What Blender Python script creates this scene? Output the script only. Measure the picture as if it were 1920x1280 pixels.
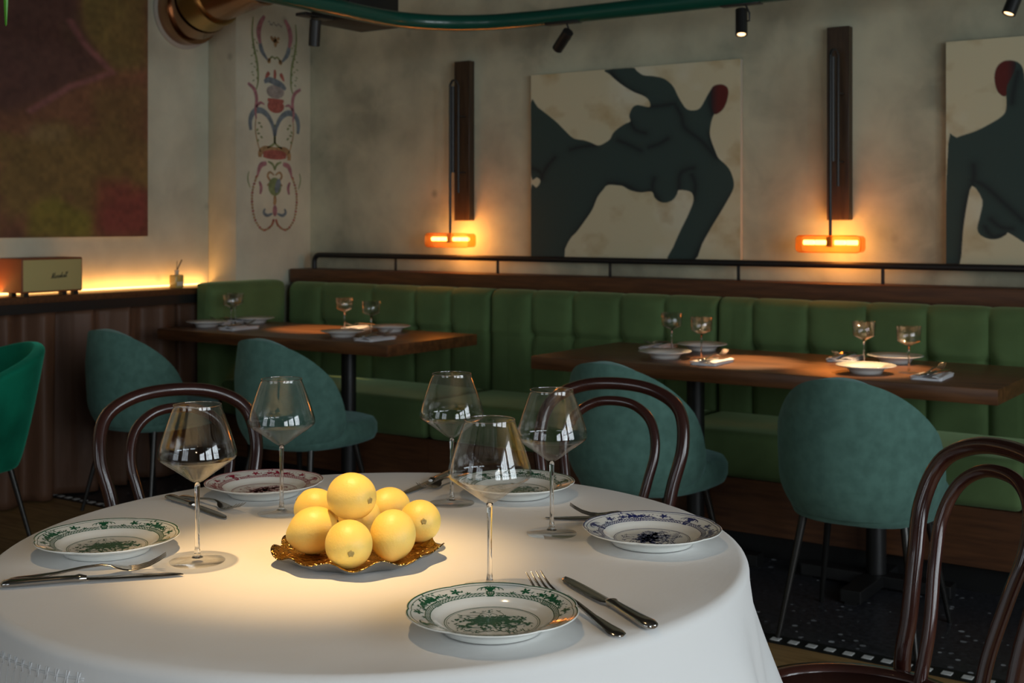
import bpy, bmesh, math, random
import numpy as np
from mathutils import Vector, Matrix, Euler
PI = math.pi
random.seed(7)
rng = np.random.default_rng(5)
S = bpy.context.scene
COL = S.collection
for o in list(bpy.data.objects):
    bpy.data.objects.remove(o)

# ------------------------------------------------------------ camera
YAW = math.radians(34.5)
FX = 2340.0
cd = bpy.data.cameras.new('camera')
cd.sensor_width = 36.0
cd.lens = FX / 1920 * 36.0
cd.shift_y = -(640 - 418) / 1920.0
cd.clip_start = 0.05
cd.dof.use_dof = True
cd.dof.focus_distance = 1.85
cd.dof.aperture_fstop = 10
cam = bpy.data.objects.new('camera', cd)
cam.location = (0, 0, 1.25)
cam.rotation_euler = (PI / 2, 0, YAW)
COL.objects.link(cam)
S.camera = cam

# ------------------------------------------------------------ world, exposure, daylight, added front fill
w = bpy.data.worlds.new('world'); S.world = w; w.use_nodes = True
w.node_tree.nodes['Background'].inputs[0].default_value = (0.75, 0.85, 1.0, 1)
w.node_tree.nodes['Background'].inputs[1].default_value = 0.6
S.view_settings.view_transform = 'Standard'
S.view_settings.look = 'None'
S.view_settings.gamma = 1.0
S.view_settings.use_curve_mapping = False
S.view_settings.exposure = 0.5
S.cycles.transparent_max_bounces = 40
S.cycles.max_bounces = 10

def light(name, kind, loc, energy, color, target=None, size=None, size_y=None, spot=None, blend=None):
    l = bpy.data.lights.new(name, kind); l.energy = energy; l.color = color
    if kind == 'AREA':
        l.shape = 'RECTANGLE'; l.size = size; l.size_y = size_y
    if kind == 'SPOT':
        l.spot_size = math.radians(spot); l.spot_blend = blend; l.shadow_soft_size = size
    if kind == 'POINT':
        l.shadow_soft_size = size
    o = bpy.data.objects.new(name, l); COL.objects.link(o); o.location = loc
    if target is not None:
        d = Vector(target) - Vector(loc)
        o.rotation_euler = d.to_track_quat('-Z', 'Y').to_euler()
    return o

DAY = (0.90, 0.95, 1.0)
RX, FY = 2.4, -2.4            # right wall, front wall
for k, yc in enumerate((-0.85, 0.75, 2.35)):
    light('window_daylight_and_fill', 'AREA', (RX + 0.25, yc, 1.55), 40, DAY, (RX - 3, yc, 1.35), 1.25, 1.9)
light('window_daylight_and_fill', 'AREA', (-0.6, FY - 0.25, 1.55), 9, (0.95, 0.97, 1.0), (-0.6, 3, 1.35), 1.25, 1.9)  # fill light added at an unseen window behind the camera
light('window_daylight_and_fill', 'AREA', (-2.6, FY - 0.25, 1.55), 9, (0.95, 0.97, 1.0), (-2.6, 3, 1.35), 1.25, 1.9)  # another added fill light, at its own made-up front window

light('table_spot', 'SPOT', (-1.40, 1.28, 2.75), 150, (1.0, 0.63, 0.27), (-1.28, 1.37, 0.75), size=.035, spot=20, blend=1.0)
light('table_spot_spill', 'SPOT', (-1.40, 1.28, 2.76), 26, (1.0, 0.68, 0.36), (-1.26, 1.40, 0.75), size=.05, spot=44, blend=1.0)

# ------------------------------------------------------------ helpers
def tag(o, label=None, cat=None, group=None, kind=None):
    if label: o['label'] = label
    if cat: o['category'] = cat
    if group: o['group'] = group
    if kind: o['kind'] = kind
    return o

def empty(name, loc=(0, 0, 0), rz=0.0, label=None, cat=None, group=None):
    o = bpy.data.objects.new(name, None); o.empty_display_size = 0.05
    COL.objects.link(o); o.location = loc; o.rotation_euler = (0, 0, rz)
    return tag(o, label, cat, group)

def mk(name, verts, faces, mat, parent=None, smooth=True, loc=None, sharp=None):
    me = bpy.data.meshes.new(name)
    me.from_pydata([tuple(v) for v in verts], [], faces)
    bm = bmesh.new(); bm.from_mesh(me)
    bmesh.ops.recalc_face_normals(bm, faces=bm.faces[:])
    bm.to_mesh(me); bm.free()
    if mat: me.materials.append(mat)
    if smooth:
        me.polygons.foreach_set('use_smooth', [True] * len(me.polygons))
        if sharp: me.set_sharp_from_angle(angle=math.radians(sharp))
    o = bpy.data.objects.new(name, me); COL.objects.link(o)
    if parent: o.parent = parent
    if loc: o.location = loc
    return o

def bmo(name, bm, mat, parent=None, smooth=False, sharp=40, loc=None):
    me = bpy.data.meshes.new(name)
    bmesh.ops.recalc_face_normals(bm, faces=bm.faces[:])
    bm.to_mesh(me); bm.free()
    if mat: me.materials.append(mat)
    if smooth:
        me.polygons.foreach_set('use_smooth', [True] * len(me.polygons))
        me.set_sharp_from_angle(angle=math.radians(sharp))
    o = bpy.data.objects.new(name, me); COL.objects.link(o)
    if parent: o.parent = parent
    if loc: o.location = loc
    return o

def boxbm(bm, x0, x1, y0, y1, z0, z1, bev=0.0, seg=2):
    r = bmesh.ops.create_cube(bm, size=1.0)
    vs = r['verts']
    for v in vs:
        v.co = Vector(((x0 + x1) / 2 + v.co.x * (x1 - x0), (y0 + y1) / 2 + v.co.y * (y1 - y0), (z0 + z1) / 2 + v.co.z * (z1 - z0)))
    if bev > 0:
        es = list({e for v in vs for e in v.link_edges})
        bmesh.ops.bevel(bm, geom=es, offset=bev, segments=seg, affect='EDGES', profile=0.5)

def box(name, x0, x1, y0, y1, z0, z1, mat, parent=None, bev=0.0, seg=2):
    bm = bmesh.new(); boxbm(bm, x0, x1, y0, y1, z0, z1, bev, seg)
    return bmo(name, bm, mat, parent, smooth=bev > 0)

def lathe_data(prof, n=48, sx=None, center=(0, 0, 0), closed=True):
    """prof: list of (r,z); returns verts, faces"""
    vs, fs = [], []
    idx = []
    for r, z in prof:
        if r < 1e-6:
            idx.append([len(vs)]); vs.append((center[0], center[1], center[2] + z))
        else:
            row = []
            for k in range(n):
                a = 2 * PI * k / n
                s = sx(a, r, z) if sx else 1.0
                row.append(len(vs)); vs.append((center[0] + r * s * math.cos(a), center[1] + r * s * math.sin(a), center[2] + z))
            idx.append(row)
    for a, b in zip(idx[:-1], idx[1:]):
        if len(a) == 1 and len(b) == 1: continue
        for k in range(n):
            k2 = (k + 1) % n
            if len(a) == 1: fs.append((a[0], b[k], b[k2]))
            elif len(b) == 1: fs.append((a[k], b[0], a[k2]))
            else: fs.append((a[k], b[k], b[k2], a[k2]))
    return vs, fs

def lathe(name, prof, mat, parent=None, n=48, sx=None, center=(0, 0, 0), sharp=None):
    v, f = lathe_data(prof, n, sx, center)
    return mk(name, v, f, mat, parent, True, sharp=sharp)

def smoothpts(P, per=8, closed=False):
    P = [Vector(p) for p in P]
    n = len(P); out = []
    rngk = range(n) if closed else range(n - 1)
    for i in rngk:
        if closed:
            a, b, c, d = P[(i - 1) % n], P[i], P[(i + 1) % n], P[(i + 2) % n]
        else:
            a, b, c, d = P[max(i - 1, 0)], P[i], P[i + 1], P[min(i + 2, n - 1)]
        for k in range(per):
            t = k / per
            out.append(0.5 * ((2 * b) + (c - a) * t + (2 * a - 5 * b + 4 * c - d) * t * t + (3 * b - a - 3 * c + d) * t ** 3))
    if not closed: out.append(P[-1].copy())
    return out

def tube_data(P, r, n=10, closed=False, flat=1.0):
    P = [Vector(p) for p in P]
    m = len(P)
    rr = r if hasattr(r, '__len__') else [r] * m
    T = []
    for i in range(m):
        if closed: t = P[(i + 1) % m] - P[(i - 1) % m]
        else: t = P[min(i + 1, m - 1)] - P[max(i - 1, 0)]
        T.append(t.normalized())
    up = Vector((0, 0, 1)) if abs(T[0].z) < 0.9 else Vector((1, 0, 0))
    nrm = (up - T[0] * up.dot(T[0])).normalized()
    vs, fs = [], []
    for i in range(m):
        nrm = (nrm - T[i] * nrm.dot(T[i]))
        nrm = nrm.normalized()
        b = T[i].cross(nrm)
        for k in range(n):
            a = 2 * PI * k / n
            vs.append(P[i] + nrm * (math.cos(a) * rr[i] * flat) + b * (math.sin(a) * rr[i]))
    mm = m if closed else m - 1
    for i in range(mm):
        j = (i + 1) % m
        for k in range(n):
            k2 = (k + 1) % n
            fs.append((i * n + k, i * n + k2, j * n + k2, j * n + k))
    if not closed:
        fs.append(tuple(range(n))[::-1]); fs.append(tuple((m - 1) * n + k for k in range(n)))
    return vs, fs

def tube(name, P, r, mat, parent=None, n=10, closed=False, flat=1.0):
    v, f = tube_data(P, r, n, closed, flat)
    return mk(name, v, f, mat, parent, True, sharp=50)

def join(datas):
    V, Fc = [], []
    for v, f in datas:
        o = len(V); V += list(v); Fc += [tuple(i + o for i in q) for q in f]
    return V, Fc

def copy_tree(o, parent=None):
    c = o.copy(); COL.objects.link(c)
    if parent: c.parent = parent
    for ch in [x for x in COL.objects if x.parent == o]:
        copy_tree(ch, c)
    return c

def rbox_data(x0, x1, y0, y1, z0, z1, r, n=(8, 8, 4), puff=0.0, puffside=0.0):
    """rounded box surface from six grids, optionally puffed"""
    vs, fs = [], []
    key = {}
    def vert(u, v, s):
        p = np.array([u, v, s], float)
        k = tuple(np.round(p, 5))
        if k in key: return key[k]
        c = np.array([(x0 + x1) / 2, (y0 + y1) / 2, (z0 + z1) / 2])
        h = np.array([(x1 - x0) / 2, (y1 - y0) / 2, (z1 - z0) / 2])
        q = p * h
        inner = np.clip(q, -(h - r), h - r)
        d = q - inner
        L = np.linalg.norm(d)
        if L > 1e-9: q = inner + d / L * r
        q[2] += puff * (1 - u * u) * (1 - v * v) * s
        q[0] += puffside * u * (1 - v * v) * (1 - s * s)
        q[1] += puffside * v * (1 - u * u) * (1 - s * s)
        key[k] = len(vs); vs.append(tuple(c + q)); return key[k]
    def lin(k, h):
        e = r / h
        inner = np.linspace(-1 + e, 1 - e, k + 1)
        a = [-1 + e * t for t in (0, .3, .65)]
        return a + list(inner) + [-t for t in reversed(a)]
    U = lin(n[0], (x1 - x0) / 2); V = lin(n[1], (y1 - y0) / 2); W = lin(n[2], (z1 - z0) / 2)
    for s in (-1, 1):
        for i in range(len(U) - 1):
            for j in range(len(V) - 1):
                fs.append((vert(U[i], V[j], s), vert(U[i + 1], V[j], s), vert(U[i + 1], V[j + 1], s), vert(U[i], V[j + 1], s)))
        for i in range(len(U) - 1):
            for j in range(len(W) - 1):
                fs.append((vert(U[i], s, W[j]), vert(U[i + 1], s, W[j]), vert(U[i + 1], s, W[j + 1]), vert(U[i], s, W[j + 1])))
        for i in range(len(V) - 1):
            for j in range(len(W) - 1):
                fs.append((vert(s, V[i], W[j]), vert(s, V[i + 1], W[j]), vert(s, V[i + 1], W[j + 1]), vert(s, V[i], W[j + 1])))
    return vs, fs

# ------------------------------------------------------------ materials
def lin(c):
    return tuple(((x / 255) / 12.92 if x / 255 <= 0.04045 else ((x / 255 + 0.055) / 1.055) ** 2.4) for x in c)

def mat(name, col, rough=0.6, metal=0.0, var=0.0, scale=8.0, bump=0.0, bscale=40.0, coat=0.0, spec=0.5,
        col2=None, stretch=None, sheen=0.0, sheenc=None, detail=4.0, emit=None, estr=0.0):
    m = bpy.data.materials.new(name); m.use_nodes = True
    nt = m.node_tree; N = nt.nodes; L = nt.links
    b = N['Principled BSDF']
    b.inputs['Base Color'].default_value = (*col, 1)
    b.inputs['Roughness'].default_value = rough
    b.inputs['Metallic'].default_value = metal
    b.inputs['Specular IOR Level'].default_value = spec
    if coat: b.inputs['Coat Weight'].default_value = coat; b.inputs['Coat Roughness'].default_value = 0.05
    if sheen:
        b.inputs['Sheen Weight'].default_value = sheen; b.inputs['Sheen Roughness'].default_value = 0.4
        if sheenc: b.inputs['Sheen Tint'].default_value = (*sheenc, 1)
    tc = N.new('ShaderNodeTexCoord'); mp = N.new('ShaderNodeMapping')
    L.new(tc.outputs['Object'], mp.inputs[0])
    if stretch: mp.inputs['Scale'].default_value = stretch
    if var or col2:
        nz = N.new('ShaderNodeTexNoise'); nz.inputs['Scale'].default_value = scale; nz.inputs['Detail'].default_value = detail
        L.new(mp.outputs[0], nz.inputs['Vector'])
        rp = N.new('ShaderNodeValToRGB')
        c2 = col2 if col2 else tuple(max(0, c * (1 - var)) for c in col)
        rp.color_ramp.elements[0].position = 0.35; rp.color_ramp.elements[0].color = (*c2, 1)
        rp.color_ramp.elements[1].position = 0.65; rp.color_ramp.elements[1].color = (*col, 1)
        L.new(nz.outputs[0], rp.inputs[0]); L.new(rp.outputs[0], b.inputs['Base Color'])
    if bump:
        n2 = N.new('ShaderNodeTexNoise'); n2.inputs['Scale'].default_value = bscale; n2.inputs['Detail'].default_value = 3
        L.new(mp.outputs[0], n2.inputs['Vector'])
        bp = N.new('ShaderNodeBump'); bp.inputs['Strength'].default_value = bump; bp.inputs['Distance'].default_value = 0.01
        L.new(n2.outputs[0], bp.inputs['Height']); L.new(bp.outputs[0], b.inputs['Normal'])
    if emit:
        b.inputs['Emission Color'].default_value = (*emit, 1); b.inputs['Emission Strength'].default_value = estr
    return m

def plaster(name, a, b_, c_):
    m = mat(name, a, 0.85)
    N = m.node_tree.nodes; L = m.node_tree.links; b = N['Principled BSDF']
    tc = N.new('ShaderNodeTexCoord')
    n1 = N.new('ShaderNodeTexNoise'); n1.inputs['Scale'].default_value = 1.7; n1.inputs['Detail'].default_value = 5; n1.inputs['Roughness'].default_value = 0.55
    n2 = N.new('ShaderNodeTexNoise'); n2.inputs['Scale'].default_value = 4.5; n2.inputs['Detail'].default_value = 6; n2.inputs['Distortion'].default_value = 0.6
    n3 = N.new('ShaderNodeTexVoronoi'); n3.inputs['Scale'].default_value = 3.2
    for n in (n1, n2, n3): L.new(tc.outputs['Object'], n.inputs['Vector'])
    r1 = N.new('ShaderNodeValToRGB'); r1.color_ramp.elements[0].position = 0.38; r1.color_ramp.elements[0].color = (*b_, 1)
    r1.color_ramp.elements[1].position = 0.62; r1.color_ramp.elements[1].color = (*a, 1)
    L.new(n1.outputs[0], r1.inputs[0])
    r2 = N.new('ShaderNodeValToRGB'); r2.color_ramp.elements[0].position = 0.45; r2.color_ramp.elements[0].color = (0, 0, 0, 1)
    r2.color_ramp.elements[1].position = 0.8; r2.color_ramp.elements[1].color = (0.7, 0.7, 0.7, 1)
    L.new(n2.outputs[0], r2.inputs[0])
    mx = N.new('ShaderNodeMixRGB'); mx.inputs[2].default_value = (*c_, 1)
    L.new(r2.outputs[0], mx.inputs[0]); L.new(r1.outputs[0], mx.inputs[1])
    r3 = N.new('ShaderNodeValToRGB'); r3.color_ramp.elements[0].position = 0.02; r3.color_ramp.elements[0].color = (0.55, 0.55, 0.55, 1)
    r3.color_ramp.elements[1].position = 0.09; r3.color_ramp.elements[1].color = (0, 0, 0, 1)
    L.new(n3.outputs['Distance'], r3.inputs[0])
    m2 = N.new('ShaderNodeMixRGB'); m2.inputs[2].default_value = (*[x * 0.55 for x in b_], 1)
    L.new(r3.outputs[0], m2.inputs[0]); L.new(mx.outputs[0], m2.inputs[1]); L.new(m2.outputs[0], b.inputs['Base Color'])
    bp = N.new('ShaderNodeBump'); bp.inputs['Strength'].default_value = 0.15; bp.inputs['Distance'].default_value = 0.01
    L.new(n2.outputs[0], bp.inputs['Height']); L.new(bp.outputs[0], b.inputs['Normal'])
    return m

M = {}
M['plaster'] = plaster('plaster', (0.60, 0.585, 0.42), (0.33, 0.325, 0.235), (0.68, 0.66, 0.47))
M['plaster_left'] = plaster('plaster_left', (0.61, 0.605, 0.47), (0.45, 0.45, 0.35), (0.66, 0.65, 0.50))
M['ceiling'] = mat('ceiling', (0.10, 0.10, 0.09), 0.9, var=0.2)
M['darkwall'] = mat('darkwall', (0.16, 0.13, 0.10), 0.85, var=0.25, scale=3)
M['window_frame'] = mat('window_frame', (0.03, 0.03, 0.03), 0.5)
M['wood_dark'] = mat('wood_dark', (0.115, 0.042, 0.014), 0.38, col2=(0.055, 0.02, 0.008), stretch=(2.2, 22, 22), scale=3.0, bump=0.05, bscale=14)
M['wood_table'] = mat('wood_table', (0.15, 0.060, 0.020), 0.36, col2=(0.075, 0.029, 0.011), stretch=(1.6, 14, 14), scale=3.0, bump=0.04, bscale=10)
M['wood_ledge'] = mat('wood_ledge', (0.13, 0.05, 0.018), 0.5, col2=(0.075, 0.028, 0.011), stretch=(2, 20, 20), scale=3.0)
M['wood_bent'] = mat('wood_bent', (0.050, 0.014, 0.009), 0.22, col2=(0.028, 0.008, 0.006), scale=6, coat=0.5)
M['wood_plate'] = mat('wood_plate', (0.060, 0.034, 0.016), 0.5, col2=(0.035, 0.019, 0.009), stretch=(20, 20, 2), scale=3)
M['plank'] = mat('plank', (0.42, 0.25, 0.10), 0.45, col2=(0.27, 0.15, 0.055), stretch=(1.5, 16, 1), scale=3, bump=0.06, bscale=12)
M['plank2'] = mat('plank2', (0.36, 0.21, 0.085), 0.45, col2=(0.22, 0.12, 0.045), stretch=(1.5, 16, 1), scale=3, bump=0.06, bscale=12)
M['black_metal'] = mat('black_metal', (0.012, 0.012, 0.012), 0.42, spec=0.6)
M['joint'] = mat('joint', (0.02, 0.018, 0.015), 0.9)
M['velvet_green'] = mat('velvet_green', (0.135, 0.215, 0.085), 0.85, var=0.25, scale=5, bump=0.12, bscale=500, sheen=0.6, sheenc=(0.55, 0.75, 0.40), spec=0.1)
M['teal'] = mat('teal', (0.115, 0.235, 0.195), 0.9, var=0.22, scale=30, bump=0.2, bscale=900, sheen=0.45, sheenc=(0.45, 0.75, 0.75), spec=0.15)
M['emerald'] = mat('emerald', (0.008, 0.24, 0.135), 0.8, var=0.5, scale=5, sheen=0.7, sheenc=(0.1, 0.9, 0.6), spec=0.1)
M['leg_metal'] = mat('leg_metal', (0.05, 0.048, 0.045), 0.3, metal=0.7)
M['curtain'] = mat('curtain', (0.17, 0.085, 0.05), 0.5, var=0.3, scale=5, bump=0.2, bscale=40, stretch=(1, 1, .2), spec=0.3)
M['cloth'] = mat('cloth', (0.74, 0.735, 0.72), 0.75, bump=0.0, sheen=0.1)
M['thread'] = mat('thread', (0.70, 0.71, 0.72), 0.7)
M['porcelain'] = mat('porcelain', (0.80, 0.81, 0.77), 0.12, coat=0.6, spec=0.5)
M['porcelain_far'] = mat('porcelain_far', (0.78, 0.77, 0.74), 0.15, coat=0.4)
M['ink_green'] = mat('ink_green', (0.010, 0.105, 0.048), 0.25, coat=0.5)
M['ink_red'] = mat('ink_red', (0.32, 0.012, 0.045), 0.25, coat=0.5)
M['ink_blue'] = mat('ink_blue', (0.022, 0.032, 0.15), 0.25, coat=0.5)
M['silver'] = mat('silver', (0.42, 0.40, 0.375), 0.17, metal=1.0)
M['silver_back'] = mat('silver_back', (0.45, 0.43, 0.40), 0.3, metal=1.0)
M['gold'] = mat('gold', (0.62, 0.37, 0.11), 0.2, metal=1.0, bump=0.9, bscale=85, col2=(0.34, 0.18, 0.05), scale=25)
M['lemon'] = mat('lemon', (0.88, 0.66, 0.18), 0.45, col2=(0.87, 0.62, 0.14), scale=9, bump=0.07, bscale=260, spec=0.4)
M['lemon'].node_tree.nodes['Principled BSDF'].inputs['Subsurface Weight'].default_value = 0.15
M['lemon'].node_tree.nodes['Principled BSDF'].inputs['Subsurface Radius'].default_value = (0.01, 0.006, 0.002)
M['lemon_stem'] = mat('lemon_stem', (0.33, 0.25, 0.08), 0.8)
M['napkin'] = mat('napkin', (0.74, 0.74, 0.76), 0.85, bump=0.1, bscale=300)
M['copper'] = mat('copper', (0.42, 0.24, 0.14), 0.2, metal=1.0, var=0.2, scale=4)
M['brass'] = mat('brass', (0.45, 0.32, 0.14), 0.25, metal=1.0)
M['plaster_ring'] = mat('plaster_ring', (0.45, 0.42, 0.36), 0.7)
M['pipe_green'] = mat('pipe_green', (0.004, 0.075, 0.050), 0.3, spec=0.6, coat=0.3)
M['black'] = mat('black', (0.010, 0.010, 0.010), 0.5)
M['speaker_side'] = mat('speaker_side', (0.26, 0.075, 0.022), 0.5, bump=0.2, bscale=300)
M['speaker_front'] = mat('speaker_front', (0.56, 0.45, 0.18), 0.85, bump=0.3, bscale=700)
M['led'] = mat('led', (1, 0.7, 0.3), 0.5, emit=(1.0, 0.52, 0.17), estr=3.5)
M['bulb'] = mat('bulb', (1, 0.7, 0.3), 0.5, emit=(1.0, 0.62, 0.22), estr=9)
M['lens'] = mat('lens', (1, 0.8, 0.6), 0.5, emit=(1.0, 0.62, 0.30), estr=2.2)
M['leaf'] = mat('leaf', (0.10, 0.38, 0.03), 0.4, var=0.2)
M['diffuser_liquid'] = mat('diffuser_liquid', (0.55, 0.42, 0.12), 0.2, coat=0.5)
M['label_white'] = mat('label_white', (0.7, 0.65, 0.5), 0.7)
M['canvas_edge'] = mat('canvas_edge', (0.50, 0.47, 0.38), 0.8)
M['tile_white'] = mat('tile_white', (0.72, 0.72, 0.70), 0.35)
for nme, c in dict(mural_red=(0.42, 0.13, 0.10), mural_pink=(0.42, 0.20, 0.22), mural_blue=(0.19, 0.24, 0.27), mural_green=(0.24, 0.30, 0.13), mural_ochre=(0.42, 0.27, 0.13), mural_grey=(0.36, 0.33, 0.30)).items():
    M[nme] = mat(nme, c, 0.9, var=0.35, scale=40)

def glassmat(name, tint=(1, 1, 1), base=0.06, add=None):
    m = bpy.data.materials.new(name); m.use_nodes = True
    N = m.node_tree.nodes; L = m.node_tree.links
    for n in list(N): N.remove(n)
    out = N.new('ShaderNodeOutputMaterial'); tr = N.new('ShaderNodeBsdfTransparent'); tr.inputs[0].default_value = (*tint, 1)
    gl = N.new('ShaderNodeBsdfGlossy'); gl.inputs['Roughness'].default_value = 0.01
    # thin wall reflectance (Schlick) that is the same from both sides of the wall
    lw = N.new('ShaderNodeLayerWeight'); lw.inputs[0].default_value = 0.5
    pw = N.new('ShaderNodeMath'); pw.operation = 'POWER'; pw.inputs[1].default_value = 4.0; L.new(lw.outputs['Facing'], pw.inputs[0])
    fr = N.new('ShaderNodeMath'); fr.operation = 'MULTIPLY_ADD'; fr.inputs[1].default_value = 0.75; fr.inputs[2].default_value = base; L.new(pw.outputs[0], fr.inputs[0])
    mx = N.new('ShaderNodeMixShader')
    L.new(fr.outputs[0], mx.inputs[0]); L.new(tr.outputs[0], mx.inputs[1]); L.new(gl.outputs[0], mx.inputs[2])
    last = mx
    if add:
        tl = N.new('ShaderNodeBsdfTranslucent'); tl.inputs[0].default_value = (*add, 1)
        m2 = N.new('ShaderNodeMixShader'); m2.inputs[0].default_value = 0.16
        L.new(mx.outputs[0], m2.inputs[1]); L.new(tl.outputs[0], m2.inputs[2]); last = m2
    L.new(last.outputs[0], out.inputs[0])
    return m
M['glass_thin'] = glassmat('glass_thin', (0.97, 0.975, 0.97))
M['glass_far'] = glassmat('glass_far', (0.97, 0.97, 0.97), base=0.10)
M['glass_foot'] = glassmat('glass_foot', (0.98, 0.98, 0.98), base=0.025)
M['glass_rim'] = glassmat('glass_rim', (0.85, 0.85, 0.85), base=0.35)
M['glass_window'] = glassmat('glass_window', (0.95, 0.97, 0.97))
M['amber_glass'] = glassmat('amber_glass', (1.0, 0.66, 0.30), add=(0.8, 0.30, 0.06))
gs = bpy.data.materials.new('glass_solid'); gs.use_nodes = True
b = gs.node_tree.nodes['Principled BSDF']; b.inputs['Transmission Weight'].default_value = 1; b.inputs['Roughness'].default_value = 0.0; b.inputs['IOR'].default_value = 1.5
b.inputs['Base Color'].default_value = (1, 1, 1, 1)
M['glass_solid'] = gs

# terrazzo
def terrazzo():
    m = mat('terrazzo', (0.018, 0.018, 0.022), 0.35)
    N = m.node_tree.nodes; L = m.node_tree.links; b = N['Principled BSDF']
    tc = N.new('ShaderNodeTexCoord')
    v = N.new('ShaderNodeTexVoronoi'); v.inputs['Scale'].default_value = 34
    L.new(tc.outputs['Object'], v.inputs['Vector'])
    sp = N.new('ShaderNodeSeparateColor'); L.new(v.outputs['Color'], sp.inputs[0])
    # chip radius differs from cell to cell; most cells have none
    mr = N.new('ShaderNodeMapRange'); mr.inputs[1].default_value = 0.66; mr.inputs[2].default_value = 1.0; mr.inputs[3].default_value = 0.0; mr.inputs[4].default_value = 0.36
    L.new(sp.outputs[0], mr.inputs[0])
    lt = N.new('ShaderNodeMath'); lt.operation = 'LESS_THAN'; L.new(v.outputs['Distance'], lt.inputs[0]); L.new(mr.outputs[0], lt.inputs[1])
    rp = N.new('ShaderNodeValToRGB'); rp.color_ramp.elements[0].color = (0.12, 0.13, 0.15, 1); rp.color_ramp.elements[1].color = (0.55, 0.57, 0.6, 1)
    L.new(sp.outputs[1], rp.inputs[0])
    nz = N.new('ShaderNodeTexNoise'); nz.inputs['Scale'].default_value = 60; L.new(tc.outputs['Object'], nz.inputs['Vector'])
    rb = N.new('ShaderNodeValToRGB'); rb.color_ramp.elements[0].color = (0.020, 0.020, 0.024, 1); rb.color_ramp.elements[1].color = (0.062, 0.063, 0.072, 1)
    rb.color_ramp.elements[0].position = .35; rb.color_ramp.elements[1].position = .75
    L.new(nz.outputs[0], rb.inputs[0])
    mx = N.new('ShaderNodeMixRGB'); L.new(lt.outputs[0], mx.inputs[0]); L.new(rb.outputs[0], mx.inputs[1]); L.new(rp.outputs[0], mx.inputs[2])
    L.new(mx.outputs[0], b.inputs['Base Color'])
    return m
M['terrazzo'] = terrazzo()
# woven relief on the table cloth
nt = M['cloth'].node_tree; N = nt.nodes; L = nt.links
tc = N.new('ShaderNodeTexCoord'); mp = N.new('ShaderNodeMapping'); mp.inputs['Scale'].default_value = (90, 22, 30); mp.inputs['Rotation'].default_value = (0, 0, 0.5)
nz = N.new('ShaderNodeTexNoise'); nz.inputs['Scale'].default_value = 1.0; nz.inputs['Detail'].default_value = 4
n2 = N.new('ShaderNodeTexNoise'); n2.inputs['Scale'].default_value = 5.0; n2.inputs['Detail'].default_value = 2
L.new(tc.outputs['Object'], mp.inputs[0]); L.new(mp.outputs[0], nz.inputs['Vector']); L.new(tc.outputs['Object'], n2.inputs['Vector'])
b1 = N.new('ShaderNodeBump'); b1.inputs['Strength'].default_value = 0.35; b1.inputs['Distance'].default_value = 0.0012
b2 = N.new('ShaderNodeBump'); b2.inputs['Strength'].default_value = 0.3; b2.inputs['Distance'].default_value = 0.01
L.new(nz.outputs[0], b1.inputs['Height']); L.new(n2.outputs[0], b2.inputs['Height']); L.new(b1.outputs[0], b2.inputs['Normal'])
L.new(b2.outputs[0], N['Principled BSDF'].inputs['Normal'])

def attr_mat(name, attr, rough=0.8, mottle=None):
    m = mat(name, (0.5, 0.5, 0.5), rough); N = m.node_tree.nodes; L = m.node_tree.links
    a = N.new('ShaderNodeAttribute'); a.attribute_name = attr
    L.new(a.outputs['Color'], N['Principled BSDF'].inputs['Base Color'])
    n2 = N.new('ShaderNodeTexNoise'); n2.inputs['Scale'].default_value = 250
    bp = N.new('ShaderNodeBump'); bp.inputs['Strength'].default_value = 0.15; bp.inputs['Distance'].default_value = 0.002
    L.new(n2.outputs[0], bp.inputs['Height']); L.new(bp.outputs[0], N['Principled BSDF'].inputs['Normal'])
    return m
M['paint'] = attr_mat('paint', 'paint')

# ------------------------------------------------------------ the room
W, XL, XP, YP, ZC = 5.05, -5.03, -4.82, 4.50, 3.0
flo = tag(box('floor', XL - .1, RX + .1, FY - .1, W + .1, -0.05, -0.006, M['joint']), kind='structure')
box('terrazzo_slab', XL, RX, 3.580, W, -0.006, 0.0, M['terrazzo'], flo)
box('border_strip', XL, RX, 3.504, 3.579, -0.006, -0.0005, M['black'], flo)
t0 = None
for k in range(76):
    x = XL + 0.03 + k * 0.0560
    if t0 is None:
        t0 = box('mosaic_tile', -0.0145, 0.0145, -0.014, 0.014, -0.003, 0.0012, M['tile_white'], flo, bev=0.001, seg=1); t = t0
    else:
        t = t0.copy(); COL.objects.link(t)
    t.location = (x, 3.542, 0)
pm = [box('floor_plank', 0, 1.197, 0, 0.1375, -0.006, 0.0, M[k], flo) for k in ('plank', 'plank2')]
first = [True, True]
stuff = bmesh.new()
row = 0; y = 3.503 - 0.14
while y > FY - 0.1:
    x = XL - random.random() * 1.1
    while x < RX:
        vis = y > 1.9 and x < 0.4
        if vis and x > XL - 1.1:
            k = random.randrange(2)
            if first[k]: o = pm[k]; first[k] = False
            else: o = pm[k].copy(); COL.objects.link(o)
            o.location = (x, y, random.uniform(-.0006, 0))
        else:
            boxbm(stuff, x, x + 1.197, y, y + 0.1375, -0.006, 0)
        x += 1.2
    y -= 0.14; row += 1
tag(bmo('floor_planks', stuff, M['plank'], flo), kind='stuff')
tag(box('ceiling', XL - .1, RX + .1, FY - .1, W + .1, ZC, ZC + 0.06, M['ceiling']), kind='structure')
tag(box('wall_back', XL - .1, RX + .1, W, W + 0.1, 0, ZC, M['plaster']), kind='structure')
wl = tag(box('wall_left', XL - 0.1, XL, FY - .1, W, 0, ZC, M['plaster_left']), kind='structure')
pil = tag(box('wall_pilaster', XL, XP, YP, W, 0, ZC, M['plaster_left'], bev=0.004), kind='structure')

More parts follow.
